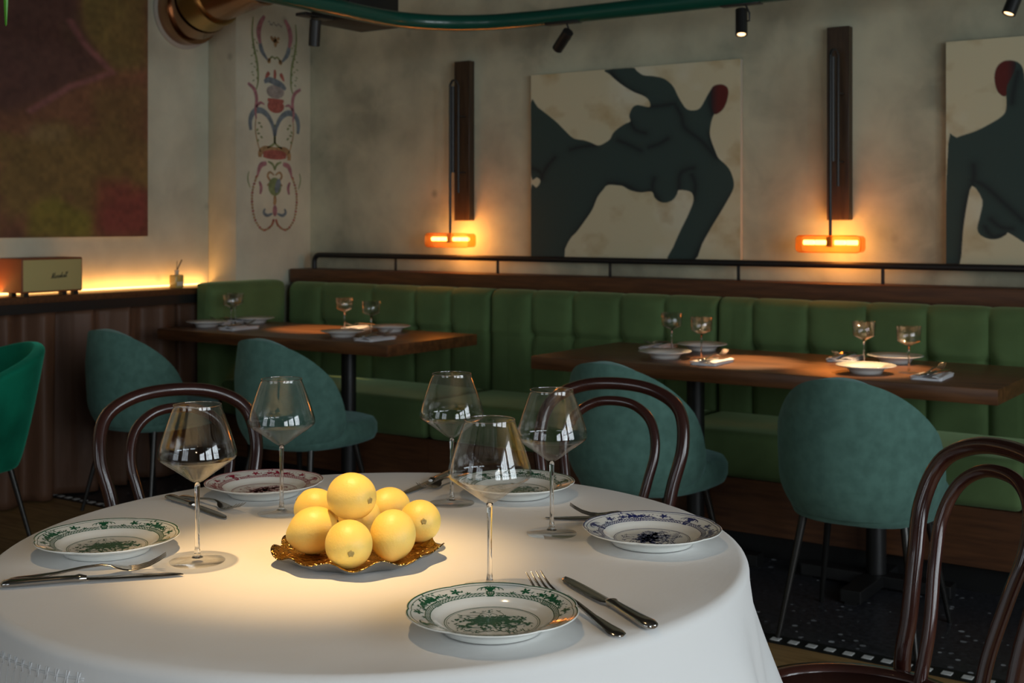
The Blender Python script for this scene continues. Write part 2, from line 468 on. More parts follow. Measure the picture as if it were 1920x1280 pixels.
def window_wall(name, along, c, openings, z0, z1, lo, hi, mt):
    """wall with rectangular openings; along='x' or 'y' at coordinate c"""
    bm = bmesh.new()
    def seg(a0, a1, b0, b1):
        if a1 - a0 < 1e-4 or b1 - b0 < 1e-4: return
        if along == 'y': boxbm(bm, c, c + 0.12, a0, a1, b0, b1)
        else: boxbm(bm, a0, a1, c - 0.12, c, b0, b1)
    p = lo
    for a0, a1 in openings:
        seg(p, a0, 0, ZC); seg(a0, a1, 0, z0); seg(a0, a1, z1, ZC); p = a1
    seg(p, hi, 0, ZC)
    return tag(bmo(name, bm, mt), kind='structure')
ops = [(-1.5, -.2), (.1, 1.4), (1.7, 3.0)]
window_wall('wall_right', 'y', RX, ops, 0.6, 2.55, FY, W, M['darkwall'])
fill_ops = [(-3.25, -1.95), (-1.25, .05)]  # unseen front openings, added to let fill light into the room
window_wall('wall_front', 'x', FY, fill_ops, 0.6, 2.55, XL, RX, M['darkwall'])
wn = 0
for a0, a1 in ops + fill_ops:
    wn += 1
    isr = wn <= 3
    bm = bmesh.new()
    def bar(p0, p1, q0, q1):
        if isr: boxbm(bm, RX + .03, RX + .08, p0, p1, q0, q1)
        else: boxbm(bm, p0, p1, FY - .08, FY - .03, q0, q1)
    bar(a0, a0 + .05, .6, 2.55); bar(a1 - .05, a1, .6, 2.55); bar(a0, a1, .6, .65); bar(a0, a1, 2.5, 2.55)
    for t in (1, 2): bar(a0 + (a1 - a0) * t / 3 - .018, a0 + (a1 - a0) * t / 3 + .018, .6, 2.55)
    bar(a0, a1, 1.95, 1.99)
    wf = tag(bmo('window_%d' % wn, bm, M['window_frame']), kind='structure')  # the front frames belong to the added fill windows
    if isr: box('pane', RX + .052, RX + .056, a0 + .05, a1 - .05, .65, 2.5, M['glass_window'], wf)
    else: box('pane', a0 + .05, a1 - .05, FY - .056, FY - .052, .65, 2.5, M['glass_window'], wf)
# ------------------------------------------------------------ wall mural on the pilaster face (flat paint, plane x = XP)
def mural():
    CY = 4.775
    def mp(x, y):   # drawing units -> y,z on the pilaster face
        return CY + (x - 265) * 0.00142, 2.432 - y / 2.783 * 0.00285 + 0.0
    groups = {}
    def put(col, quads):
        groups.setdefault(col, []).append(quads)
    def stroke(col, pts, w0, w1=None, mirror=True):
        w1 = w0 if w1 is None else w1
        for sgn in ((1, -1) if mirror else (1,)):
            P = []
            for x, y in pts:
                a, z = mp(265 + sgn * (x - 265), y); P.append((XP + 0.001, a, z))
            P = smoothpts(P, 5)
            n = len(P); vs, fs = [], []
            for i, p in enumerate(P):
                t = (P[min(i + 1, n - 1)] - P[max(i - 1, 0)]); t = Vector((0, t.y, t.z)).normalized()
                nn = Vector((0, -t.z, t.y)); q = i / (n - 1)
                ww = (w0 * (1 - q) + w1 * q) * 0.0010 * (0.35 + 0.65 * math.sin(PI * (0.08 + 0.84 * q)))
                vs += [p + nn * ww, p - nn * ww]
            for i in range(n - 1): fs.append((2 * i, 2 * i + 1, 2 * i + 3, 2 * i + 2))
            put(col, (vs, fs))
    def blob(col, x, y, rx, ry, rot=0.0, mirror=True, n=10):
        for sgn in ((1, -1) if mirror else (1,)):
            vs = [(XP + 0.0015, *mp(265 + sgn * (x - 265), y))]
            for k in range(n):
                a = 2 * PI * k / n; dx = rx * math.cos(a); dy = ry * math.sin(a)
                X = x + dx * math.cos(rot) - dy * math.sin(rot); Y = y + dx * math.sin(rot) + dy * math.cos(rot)
                vs.append((XP + 0.0015, *mp(265 + sgn * (X - 265), Y)))
            put(col, (vs, [(0, 1 + k, 1 + (k + 1) % n) for k in range(n)]))
    stroke('mural_pink', [(212, 85), (190, 130), (182, 180), (190, 230)], 16, 16)
    stroke('mural_blue', [(188, 222), (200, 270), (228, 310)], 18, 8)
    stroke('mural_green', [(230, 320), (250, 290), (268, 300)], 5)
    stroke('mural_green', [(155, 100), (150, 180), (160, 260), (175, 330), (180, 420), (170, 470)], 7)
    for k in range(16): blob('mural_green', 160 + 14 * math.sin(k * 1.9), 215 + k * 14, 7, 3, k)
    for k in range(9): blob('mural_grey', 235 + 8 * k, 110 + 14 * abs(math.sin(k)), 6, 4, k, False)
    for k in range(7): blob('mural_ochre', 248 + 6 * k, 190 + 9 * (k % 3), 7, 9, k, False)
    blob('mural_ochre', 268, 215, 9, 24, 0, False)
    stroke('mural_ochre', [(232, 300), (238, 325)], 14, mirror=True)
    stroke('mural_red', [(236, 372), (226, 390), (216, 410)], 16, 6)
    stroke('mural_red', [(265, 355), (266, 380), (264, 410)], 10, mirror=False)
    stroke('mural_blue', [(210, 425), (235, 412), (268, 420), (300, 432), (322, 452)], 18, mirror=False)
    blob('mural_grey', 268, 470, 46, 36, 0, False, 16)
    blob('mural_red', 270, 545, 44, 36, 0, False, 16)
    stroke('mural_red', [(228, 515), (270, 520), (312, 515)], 14, mirror=False)
    stroke('mural_pink', [(128, 442), (160, 470), (172, 520), (166, 575), (170, 620)], 14, 8)
    stroke('mural_pink', [(170, 560), (190, 535), (212, 542)], 10, 5)
    stroke('mural_blue', [(143, 680), (140, 630), (158, 585), (195, 575), (230, 600), (255, 650), (262, 700)], 18, 14)
    stroke('mural_green', [(268, 640), (266, 700), (262, 740), (225, 765)], 7)
    stroke('mural_ochre', [(170, 600), (166, 680), (182, 760), (195, 790)], 4)
    for k in range(6): blob('mural_green', 185 + 12 * math.sin(2 * k), 640 + 18 * k, 8, 5, k)
    stroke('mural_ochre', [(190, 815), (192, 790), (215, 775), (265, 780), (315, 775), (338, 792), (340, 825)], 22, mirror=False)
    stroke('mural_red', [(205, 800), (265, 798), (325, 800)], 26, mirror=False)
    stroke('mural_green', [(230, 835), (255, 850), (265, 880)], 7)
    stroke('mural_pink', [(222, 845), (195, 855), (182, 885), (176, 915)], 18, 8)
    stroke('mural_ochre', [(262, 905), (240, 890), (228, 910), (242, 940), (225, 960)], 7)
    blob('mural_green', 265, 965, 34, 48, 0, False, 16)
    blob('mural_blue', 280, 960, 14, 40, 0.2, False)
    stroke('mural_ochre', [(265, 1005), (266, 1040), (262, 1060)], 12, mirror=False)
    stroke('mural_pink', [(185, 940), (195, 970), (190, 1005)], 10)
    stroke('mural_green', [(134, 890), (128, 930), (140, 975)], 4)
    blob('mural_pink', 265, 1090, 12, 30, 0, False)
    stroke('mural_blue', [(252, 1105), (225, 1115), (208, 1100), (215, 1080)], 9)
    chain = smoothpts([(172, 915, 0), (152, 985, 0), (150, 1060, 0), (165, 1140, 0), (205, 1190, 0), (245, 1170, 0), (258, 1140, 0)], 5)
    for i, p in enumerate(chain): blob('mural_ochre' if i % 3 else 'mural_red', p.x, p.y, 7, 5.5, i)
    stroke('mural_grey', [(172, 915), (152, 985), (150, 1060), (165, 1140)], 4)
    lift = {'mural_blue': .0006, 'mural_red': .0004, 'mural_pink': .0008}
    for c, qs in groups.items():
        v, f = join(qs)
        v = [(p[0] + lift.get(c, 0), p[1], p[2]) for p in v]
        mk('painted_ornament', v, f, M[c], pil, False)
mural()

# ------------------------------------------------------------ paintings
def vnoise(h, w, cells, seed):
    r = np.random.default_rng(seed); g = r.random((cells + 2, cells + 2))
    ys = np.linspace(0, cells, h, endpoint=False); xs = np.linspace(0, cells, w, endpoint=False)
    yi = ys.astype(int); xi = xs.astype(int); fy = ys - yi; fx = xs - xi
    fy = fy * fy * (3 - 2 * fy); fx = fx * fx * (3 - 2 * fx)
    a = g[np.ix_(yi, xi)]; b = g[np.ix_(yi, xi + 1)]; c = g[np.ix_(yi + 1, xi)]; d = g[np.ix_(yi + 1, xi + 1)]
    fx = fx[None, :]; fy = fy[:, None]
    return (a * (1 - fx) + b * fx) * (1 - fy) + (c * (1 - fx) + d * fx) * fy
def fbm(h, w, cells, seed):
    o = 0; t = 0
    for k in range(4):
        o = o + vnoise(h, w, cells * 2 ** k, seed + k) / 2 ** k; t += 1 / 2 ** k
    return o / t
def inside(poly, X, Y):
    c = np.zeros(X.shape, bool); n = len(poly)
    for i in range(n):
        x1, y1 = poly[i]; x2, y2 = poly[(i + 1) % n]
        if y1 == y2: continue
        m = ((y1 > Y) != (y2 > Y)) & (X < (x2 - x1) * (Y - y1) / (y2 - y1) + x1)
        c ^= m
    return c
def dist(line, X, Y):
    d = np.full(X.shape, 9.0)
    for (x1, y1), (x2, y2) in zip(line[:-1], line[1:]):
        L2 = (x2 - x1) ** 2 + (y2 - y1) ** 2 + 1e-12
        t = np.clip(((X - x1) * (x2 - x1) + (Y - y1) * (y2 - y1)) / L2, 0, 1)
        d = np.minimum(d, np.hypot(X - x1 - t * (x2 - x1), Y - y1 - t * (y2 - y1)))
    return d
def sm2(poly, per=4, closed=True):
    return [(p.x, p.y) for p in smoothpts([(x, y, 0) for x, y in poly], per, closed)]

def canvas(name, wd, ht, nu, nv, img, mat_, loc, rz, label, cat, group=None):
    """img: nv x nu x 3 linear colours, row 0 at the top; canvas stands in the local x-z plane, facing -y"""
    root = empty(name, loc, rz, label, cat, group)
    box('stretcher', -wd / 2, wd / 2, -0.028, 0.0, 0, ht, M['canvas_edge'], root, bev=0.003)
    us = np.linspace(-wd / 2, wd / 2, nu); vs = np.linspace(ht, 0, nv)
    X, Z = np.meshgrid(us, vs)
    verts = np.stack([X, np.full(X.shape, -0.0292), Z], -1).reshape(-1, 3)
    I = np.arange(nu * nv).reshape(nv, nu)
    F4 = np.stack([I[:-1, :-1], I[1:, :-1], I[1:, 1:], I[:-1, 1:]], -1).reshape(-1, 4)
    me = bpy.data.meshes.new('painted_surface')
    me.from_pydata(verts.tolist(), [], F4.tolist())
    at = me.color_attributes.new('paint', 'FLOAT_COLOR', 'POINT')
    c = np.ones((nu * nv, 4), np.float32); c[:, :3] = np.clip(img.reshape(-1, 3), 0, 1)
    at.data.foreach_set('color', c.ravel())
    me.materials.append(mat_)
    o = bpy.data.objects.new('painted_surface', me); COL.objects.link(o); o.parent = root
    return root

F1= [(0.379, 0.003), (0.509, 0.003), (0.529, 0.018), (0.561, 0.045), (0.606, 0.054), (0.653, 0.068), (0.685, 0.093), (0.705, 0.12), (0.72, 0.156), (0.739, 0.195), (0.763, 0.231), (0.794, 0.24), (0.821, 0.231), (0.839, 0.202), (0.859, 0.162), (0.878, 0.133), (0.907, 0.119), (0.938, 0.131), (0.947, 0.159), (0.941, 0.201), (0.927, 0.237), (0.907, 0.258), (0.889, 0.261), (0.878, 0.281), (0.87, 0.315), (0.866, 0.357), (0.873, 0.395), (0.889, 0.443), (0.904, 0.481), (0.93, 0.508), (0.952, 0.538), (0.967, 0.581), (0.971, 0.615), (0.963, 0.647), (0.938, 0.698), (0.907, 0.757), (0.87, 0.825), (0.832, 0.902), (0.794, 0.988), (0.677, 0.99), (0.701, 0.92), (0.732, 0.842), (0.763, 0.773), (0.783, 0.722), (0.793, 0.688), (0.79, 0.658), (0.774, 0.641), (0.728, 0.634), (0.72, 0.652), (0.705, 0.678), (0.682, 0.693), (0.658, 0.697), (0.634, 0.688), (0.614, 0.668), (0.602, 0.64), (0.55, 0.643), (0.501, 0.631), (0.468, 0.611), (0.451, 0.606), (0.393, 0.602), (0.368, 0.628), (0.342, 0.664), (0.317, 0.727), (0.283, 0.781), (0.239, 0.844), (0.206, 0.881), (0.179, 0.937), (0.16, 1.001), (0.0, 1.005), (0.0, 0.619), (0.028, 0.608), (0.046, 0.59), (0.05, 0.567), (0.032, 0.553), (0.0, 0.534), (0.0, 0.15), (0.037, 0.176), (0.091, 0.221), (0.135, 0.261), (0.17, 0.299), (0.206, 0.338), (0.231, 0.355), (0.274, 0.364), (0.308, 0.377), (0.342, 0.394), (0.368, 0.388), (0.402, 0.365), (0.418, 0.334), (0.443, 0.31), (0.476, 0.289), (0.501, 0.277), (0.496, 0.25), (0.503, 0.224), (0.517, 0.202), (0.541, 0.197), (0.59, 0.21), (0.594, 0.19), (0.582, 0.167), (0.558, 0.148), (0.517, 0.128), (0.468, 0.093), (0.43, 0.059), (0.402, 0.029)]
H1= [(0.873, 0.137), (0.907, 0.119), (0.938, 0.131), (0.947, 0.159), (0.941, 0.201), (0.927, 0.237), (0.907, 0.258), (0.885, 0.263), (0.872, 0.214)]
C1= [[(0.206, 0.411), (0.257, 0.398), (0.334, 0.393)], [(0.443, 0.372), (0.493, 0.397), (0.55, 0.429)], [(0.501, 0.277), (0.525, 0.322), (0.573, 0.342)], [(0.59, 0.414), (0.638, 0.398), (0.677, 0.374)], [(0.594, 0.208), (0.638, 0.207), (0.701, 0.202)], [(0.708, 0.202), (0.739, 0.264), (0.755, 0.325), (0.825, 0.389), (0.893, 0.477)], [(0.794, 0.525), (0.763, 0.532), (0.732, 0.557), (0.728, 0.635)], [(0.786, 0.559), (0.802, 0.611), (0.793, 0.679)], [(0.05, 0.567), (0.082, 0.503), (0.126, 0.449)], [(0.0, 0.501), (0.046, 0.521), (0.063, 0.558)], [(0.866, 0.357), (0.878, 0.426), (0.9, 0.478)], [(0.393, 0.602), (0.342, 0.664), (0.317, 0.727), (0.239, 0.844), (0.179, 0.937)], [(0.963, 0.664), (0.907, 0.757), (0.832, 0.902), (0.794, 0.988)], [(0.393, 0.593), (0.476, 0.603), (0.55, 0.643), (0.598, 0.633)], [(0.41, 0.021), (0.476, 0.098), (0.558, 0.148)], [(0.862, 0.153), (0.866, 0.212), (0.878, 0.264)], [(0.614, 0.572), (0.606, 0.624), (0.638, 0.686)]]
F2= [(0.009, 0.45), (0.038, 0.424), (0.104, 0.399), (0.156, 0.368), (0.192, 0.341), (0.207, 0.313), (0.207, 0.252), (0.192, 0.25), (0.176, 0.224), (0.168, 0.173), (0.176, 0.128), (0.198, 0.104), (0.228, 0.103), (0.253, 0.118), (0.266, 0.151), (0.272, 0.223), (0.278, 0.305), (0.304, 0.348), (0.36, 0.383), (0.427, 0.436), (0.475, 0.534), (0.499, 0.663), (0.54, 0.791), (0.594, 0.973), (0.547, 0.974), (0.499, 0.847), (0.451, 0.719), (0.408, 0.669), (0.39, 0.783), (0.384, 0.977), (0.278, 0.98), (0.291, 0.897), (0.266, 0.881), (0.217, 0.842), (0.208, 0.849), (0.183, 0.866), (0.15, 0.868), (0.12, 0.85), (0.11, 0.82), (0.12, 0.765), (0.127, 0.698), (0.092, 0.637), (0.074, 0.723), (0.061, 0.833), (0.048, 0.985), (0.0, 0.986)]
H2= [(0.207, 0.252), (0.192, 0.25), (0.176, 0.224), (0.168, 0.173), (0.176, 0.128), (0.198, 0.104), (0.228, 0.103), (0.241, 0.121), (0.228, 0.169), (0.211, 0.209)]
C2= [[(0.094, 0.614), (0.137, 0.64), (0.202, 0.715), (0.266, 0.791)], [(0.137, 0.816), (0.163, 0.858), (0.215, 0.844)], [(0.097, 0.546), (0.097, 0.614), (0.071, 0.723), (0.05, 0.985)], [(0.156, 0.782), (0.189, 0.816), (0.228, 0.824)], [(0.247, 0.154), (0.234, 0.227), (0.228, 0.285)]]

def figure_image(nu, nv, poly, head, creases, seed, edge_left=False):
    us = (np.arange(nu) + .5) / nu; vs = (np.arange(nv) + .5) / nv
    X, Y = np.meshgrid(us, vs)
    n1 = fbm(nv, nu, 4, seed)[..., None]; n2 = fbm(nv, nu, 9, seed + 9)[..., None]
    base = np.array([0.68, 0.62, 0.41]); ochre = np.array([0.46, 0.32, 0.13]); pale = np.array([0.74, 0.71, 0.54])
    t = np.clip((n1 - .52) * 4.0, 0, 1); t2 = np.clip((n2 - .55) * 4, 0, 1)
    bg = base * (1 - t) + pale * t; bg = bg * (1 - .6 * t2) + ochre * .6 * t2
    poly = sm2(poly, 3); head = sm2(head, 5)
    ss = np.zeros(X.shape); hh = np.zeros(X.shape)
    for dx in (-.33, 0, .33):
        for dy in (-.33, 0, .33):
            ss += inside(poly, X + dx / nu, Y + dy / nv); hh += inside(head, X + dx / nu, Y + dy / nv)
    ss = (ss / 9)[..., None]; hh = (hh / 9)[..., None]
    body = np.array([0.036, 0.064, 0.056]); dark = np.array([0.010, 0.013, 0.015])
    d = np.full(X.shape, 9.0)
    for c in creases: d = np.minimum(d, dist(sm2(c, 4, False), X, Y))
    k = np.exp(-(d / 0.015) ** 1.2)[..., None] * .8
    bd = body * (1 - k) + dark * k
    hx = X[..., None]; red = np.array([0.12, 0.016, 0.012])
    hc = min(p[0] for p in head); hw = max(p[0] for p in head) - hc
    f = np.clip((hx - hc) / hw, 0, 1)
    if edge_left: f = 1 - f
    f = np.clip(f * 2.2, 0, 1) ** .8
    bd = bd * (1 - hh) + (dark * 1.5 * (1 - f) + red * f) * hh
    img = bg * (1 - np.maximum(ss, hh)) + bd * np.maximum(ss, hh)
    return img
TOPZ, PH, PW = 1.962, 0.89, 1.09
canvas('figure_painting', PW, PH, 340, 280, figure_image(340, 280, F1, H1, C1, 3), M['paint'], (-3.338 + PW / 2, W - .002, TOPZ - PH), 0,
       'canvas of a dark green reclining figure with small red head, between the wall lamps', 'painting', 'figure paintings above the bench')
canvas('figure_painting', PW, PH, 340, 280, figure_image(340, 280, F2, H2, C2, 30, True), M['paint'], (-1.375 + PW / 2, W - .002, TOPZ - PH), 0,
       'canvas of a dark green upright torso with red head, at the right edge', 'painting', 'figure paintings above the bench')
# big brown abstract on the left wall
def abstract(nu=260, nv=280):
    us = (np.arange(nu) + .5) / nu; vs = (np.arange(nv) + .5) / nv
    U, V = np.meshgrid(us, vs)
    P = 268 - (1 - U) * 380; Q = V * 620 - 170     # rough drawing units
    n = [fbm(nv, nu, c, s)[..., None] for c, s in ((3, 1), (5, 21), (8, 41), (4, 61))]
    img = np.array([0.070, 0.030, 0.015]) * (0.75 + .6 * n[1])
    def mixin(img, col, m): return img * (1 - m) + np.array(col) * m
    img = mixin(img, (0.095, 0.025, 0.022), np.clip((n[0] - .5) * 4, 0, .7))
    img = mixin(img, (0.075, 0.058, 0.012), np.clip((n[3] - .55) * 5, 0, .6))
    def soft(poly, s):
        m = inside(poly, P, Q).astype(float)
        for _ in range(s * 4):
            m = (m + np.roll(m, 1, 0) + np.roll(m, -1, 0) + np.roll(m, 1, 1) + np.roll(m, -1, 1)) / 5
        return m[..., None]
    img = mixin(img, (0.060, 0.050, 0.012), soft([(165, -170), (268, -170), (268, 90), (215, 110), (165, 40)], 12) * .8)
    img = mixin(img, (0.055, 0.036, 0.010), soft([(180, 150), (268, 130), (268, 280), (190, 270)], 14) * .8)
    img = mixin(img, (0.016, 0.008, 0.008), soft([(60, -170), (150, -170), (168, 30), (205, 108), (110, 185), (70, 215), (20, 190), (-20, 110), (-112, 0), (-112, -170)], 10) * .85)
    ln = dist([(150, 20), (170, 60), (212, 112), (150, 150), (95, 205)], P, Q)[..., None]
    img = mixin(img, (0.110, 0.040, 0.050), np.exp(-(ln / 7) ** 2) * .75)
    img = mixin(img, (0.085, 0.075, 0.010), soft([(-60, 400), (45, 395), (50, 450), (-60, 450)], 10) * .8 + soft([(95, 385), (130, 370), (185, 410), (180, 450), (90, 450)], 8) * .6)
    img = mixin(img, (0.105, 0.018, 0.020), soft([(190, 330), (268, 350), (268, 450), (185, 450)], 14) * .7)
    img = mixin(img, (0.095, 0.060, 0.035), soft([(90, 235), (150, 225), (145, 262), (90, 262)], 10) * .6)
    return img * (0.8 + .4 * n[2]) * np.array([2.6, 2.6, 1.9]) * (0.72 + .56 * vnoise(nv, nu, 40, 5)[..., None] * .5 + .28 * np.roll(vnoise(nv, nu, 70, 9), 3, 1)[..., None])
AW, AH = 1.45, 1.45
canvas('abstract_painting', AW, AH, 260, 280, abstract(), M['paint'], (XL + .002, 4.082 - AW / 2, 1.185), PI / 2,
       'large unframed abstract canvas in brown, maroon and olive, hung over the shelf with the loudspeaker', 'painting')

# ------------------------------------------------------------ ledge and rail above the bench
led = box('wall_ledge', -4.795, RX, 4.865, W, 0.932, 1.004, M['wood_ledge'], None, bev=0.003)
tag(led, 'long dark wooden ledge running along the wall above the green bench', 'ledge')
rl = empty('wall_rail', (0, 4.97, 1.004), 0, 'long black metal rail on thin posts standing on the wooden ledge', 'rail')
tube('rail_bar', smoothpts([(-4.715, 0, 0.0), (-4.715, 0, 0.045), (-4.700, 0, 0.068), (-4.675, 0, 0.074)], 5)[:-1] + [Vector((-4.675, 0, 0.074)), Vector((RX - .05, 0, 0.074))], 0.0135, M['black'], rl, n=12)
p0 = None
for x in (-4.145, -3.50, -2.87, -2.235, -1.61, -0.97, -.33, .31, .95, 1.59):
    if p0 is None: p0 = box('post', -0.0065, 0.0065, -0.004, 0.004, 0, 0.066, M['black_metal'], rl, bev=.001, seg=1); p = p0
    else: p = p0.copy(); COL.objects.link(p)
    p.location = (x, 0, 0)

# ------------------------------------------------------------ upholstered bench in modules
def backrest_mesh(name, w, parent, seams, z0=0.42, z1=0.932, th=0.13, buttons=True, mt=None):
    """local x in [0,w], front faces -y at y=0, thickness towards +y"""
    nu, nv = 30 * max(2, len(seams) - 1), 46
    us = np.linspace(0, w, nu + 1)
    h = z1 - z0
    path = []           # (y, z, front?) going up the front, over the top, down the back
    for k in range(nv + 1): path.append((0.0, z0 + (h - 0.035) * k / nv, 1.0))
    for k in range(1, 9):
        a = PI / 2 * k / 8; path.append((0.035 - 0.035 * math.cos(a), z1 - 0.035 + 0.035 * math.sin(a), 1.0 - k / 8))
    path.append((th, z1, 0)); path.append((th, z0, 0))
    V = []
    zb = z0 + h * 0.62
    for (yy, zz, fr) in path:
        for u in us:
            k = 0
            while k < len(seams) - 2 and u > seams[k + 1]: k += 1
            a, b = seams[k], seams[k + 1]
            t = abs(2 * (u - a) / (b - a) - 1)
            bul = (1 - t ** 7) * 0.026
            if k == 0 and u < (a + b) / 2: bul = (1 - t ** 12) * 0.034 - .010
            if k == len(seams) - 2 and u > (a + b) / 2: bul = (1 - t ** 12) * 0.034 - .010
            # above the button line the channel is shallower
            dz = abs(zz - zb)
            if zz > zb: bul = bul * (0.7 + .3 * math.exp(-(dz / .05) ** 2)) + .006
            cre = 0.0
            if buttons and 1 <= k <= len(seams) - 3:
                cre = 0.016 * math.exp(-(dz / 0.012) ** 2)
            if buttons:
                for s in seams[1:-1]:
                    d2 = ((u - s) ** 2 + dz ** 2)
                    cre += 0.018 * math.exp(-d2 / 0.0011)
            V.append((u, yy - fr * (bul - cre), zz + (1 - fr) * bul * .35 * (yy < .1)))
    n1 = nu + 1
    Fc = []
    R_ = len(path)
    for i in range(R_ - 1):
        for j in range(nu):
            Fc.append((i * n1 + j, i * n1 + j + 1, (i + 1) * n1 + j + 1, (i + 1) * n1 + j))
    Fc.append(tuple(i * n1 for i in range(R_))); Fc.append(tuple(i * n1 + nu for i in range(R_))[::-1])
    for j in range(nu): Fc.append(((R_ - 1) * n1 + j, (R_ - 1) * n1 + j + 1, j + 1, j))
    return mk(name, V, Fc, mt or M['velvet_green'], parent, True, sharp=60)

def bench(x0, x1, seams, label):
    w_ = x1 - x0
    r = empty('bench', (x0, 4.80, 0), 0, label, 'bench', 'green upholstered bench modules')
    backrest_mesh('backrest', w_ - .004, r, [s - x0 for s in seams])
    v, f = rbox_data(0.002, w_ - .002, -0.50, -0.012, 0.30, 0.470, 0.032, (20, 12, 4), puff=0.012)
    mk('seat_cushion', v, f, M['velvet_green'], r)
    box('base', 0, w_, -0.485, 0.12, 0.10, 0.298, M['wood_ledge'], r)
    box('plinth', 0, w_, -0.42, 0.12, 0.0, 0.10, M['black'], r)
    return r
bench(-4.73, -3.415, [-4.73, -4.50, -4.15, -3.873, -3.652, -3.415 - .004], 'green channelled velvet bench module in the far corner, behind the farther wooden table')
bench(-3.413, -2.249, [-3.413, -3.185, -2.963, -2.72, -2.50, -2.249 - .004], 'middle green channelled velvet bench module, under the reclining figure painting')
bench(-2.247, -0.93, [-2.247, -2.094, -1.858, -1.619, -1.386, -1.159, -.934], 'green channelled velvet bench module behind the nearer wooden table')
bench(-0.928, 0.39, [-0.928, -.70, -.47, -.24, 0, .386], 'green channelled velvet bench module at the right edge, mostly out of the photo')
# return along the pilaster
r = empty('bench', (-4.735, 4.24, 0), PI / 2, 'short green velvet bench return against the painted pilaster by the counter', 'bench', 'green upholstered bench modules')
backrest_mesh('backrest', 0.53, r, [0, 0.526 - .001], z1=0.945, th=.083, buttons=False)
box('base', 0, .49, 0.0, .083, 0.0, 0.418, M['wood_ledge'], r)

# ------------------------------------------------------------ wall lamps
def sconce(x, label):
    r = empty('wall_lamp', (x, W, 0), 0, label, 'wall lamp', 'amber wall lamps beside the paintings')
    box('back_plate', -0.052, 0.042, -0.045, 0, 1.262, 2.06, M['wood_plate'], r, bev=.002, seg=1)
    y = -0.145
    tube('rod', [Vector((0, y, 1.17)), Vector((0, y, 1.93))] + smoothpts([(0, y, 1.93), (.004, y + .012, 1.952), (.012, y + .03, 1.952), (.016, y + .045, 1.93)], 5) + [Vector((.016, y + .045, 1.40))], 0.0065, M['black_metal'], r, n=10)
    tube('counterweight', [(0.006, y + .012, 1.50), (0.006, y + .012, 1.925)], 0.010, M['black_metal'], r, n=12)
    for z in (1.50, 1.78):
        tube('bracket', [(0.016, y + .045, z), (0.02, -0.05, z)], 0.005, M['black_metal'], r, n=8)
    # amber glass trough: rounded outline seen from the front, open at the back
    out = []
    hw, hh, rr = 0.135, 0.034, 0.018
    for cx, cz, a0 in ((hw - rr, hh - rr, 0), (-hw + rr, hh - rr, 90), (-hw + rr, -hh + rr, 180), (hw - rr, -hh + rr, 270)):
        for k in range(6):
            a = math.radians(a0 + 90 * k / 5); out.append((cx + rr * math.cos(a), cz + rr * math.sin(a)))
    V, Fc = [], []
    n = len(out)
    zc = 1.165
    for yy, sc in ((y - 0.025, .97), (y - 0.03, 1.0), (y + 0.03, 1.0), (y + .03, .965), (y - .02, .955)):
        for a, bz in out: V.append((a * (1 - (1 - sc) * .35), yy, zc + bz * sc))
    for i in range(4):
        for k in range(n): Fc.append((i * n + k, i * n + (k + 1) % n, (i + 1) * n + (k + 1) % n, (i + 1) * n + k))
    Fc.append(tuple(range(n)))
    g = mk('amber_shade', V, Fc, M['amber_glass'], r, True, sharp=40)
    tube('shade_rim', [(a, y - .03, zc + bz) for a, bz in out], 0.0022, M['amber_glass'], g, n=6, closed=True)
    box('lamp_holder', -.012, .012, y - .014, y + .014, zc - .012, zc + .03, M['black_metal'], r, bev=.002, seg=1)
    for s in (-1, 1):
        for (a, b_) in ((.020, .062), (.068, .112)):
            tube('bulb', [(s * a, y, zc + .006), (s * b_, y, zc + .006)], 0.0095, M['bulb'], r, n=12)
    l = light('wall_lamp_light', 'POINT', (x, W + y + .045, zc + .012), 1.7, (1.0, 0.33, 0.05), size=.05)
    return r
sconce(-3.741, 'amber glass wall lamp on tall wooden back plate, left of the reclining figure painting')
sconce(-1.804, 'amber glass wall lamp on tall wooden back plate, right of the reclining figure painting')

# ------------------------------------------------------------ shelf counter on the left
sh = empty('wall_shelf', (-4.85, 0, 0), 0, 'dark counter shelf with a black front edge along the left wall under the abstract painting', 'shelf')
box('shelf_board', XL + 4.85, 0, 0.6, 4.496, 0.895, 0.925, M['wood_ledge'], sh, bev=.002)
box('front_band', -.03, -.002, 0.6, 4.496, 0.852, 0.896, M['black'], sh)
ls = box('led_strip', XL + .002, XL + .014, 0.7, 4.495, 0.930, 0.9375, M['led'])
ls.data.materials.clear(); ls.data.materials.append(M['led'])
tag(ls, 'thin glowing warm light strip lying along the back of the shelf', 'light strip')
light('light_strip_glow', 'AREA', (XL + 0.03, 3.9, 0.945), 0.95, (1.0, 0.42, 0.10), (XL - .02, 3.9, 1.3), 1.15, 0.02)
light('light_strip_glow', 'AREA', (XL + 0.03, 2.7, 0.945), 0.95, (1.0, 0.42, 0.10), (XL - .02, 2.7, 1.3), 1.15, 0.02)
for o in COL.objects:          # long side along the wall, shining up and towards the plaster
    if o.name.startswith('light_strip_glow'): o.rotation_euler = (math.radians(160), 0, PI / 2)

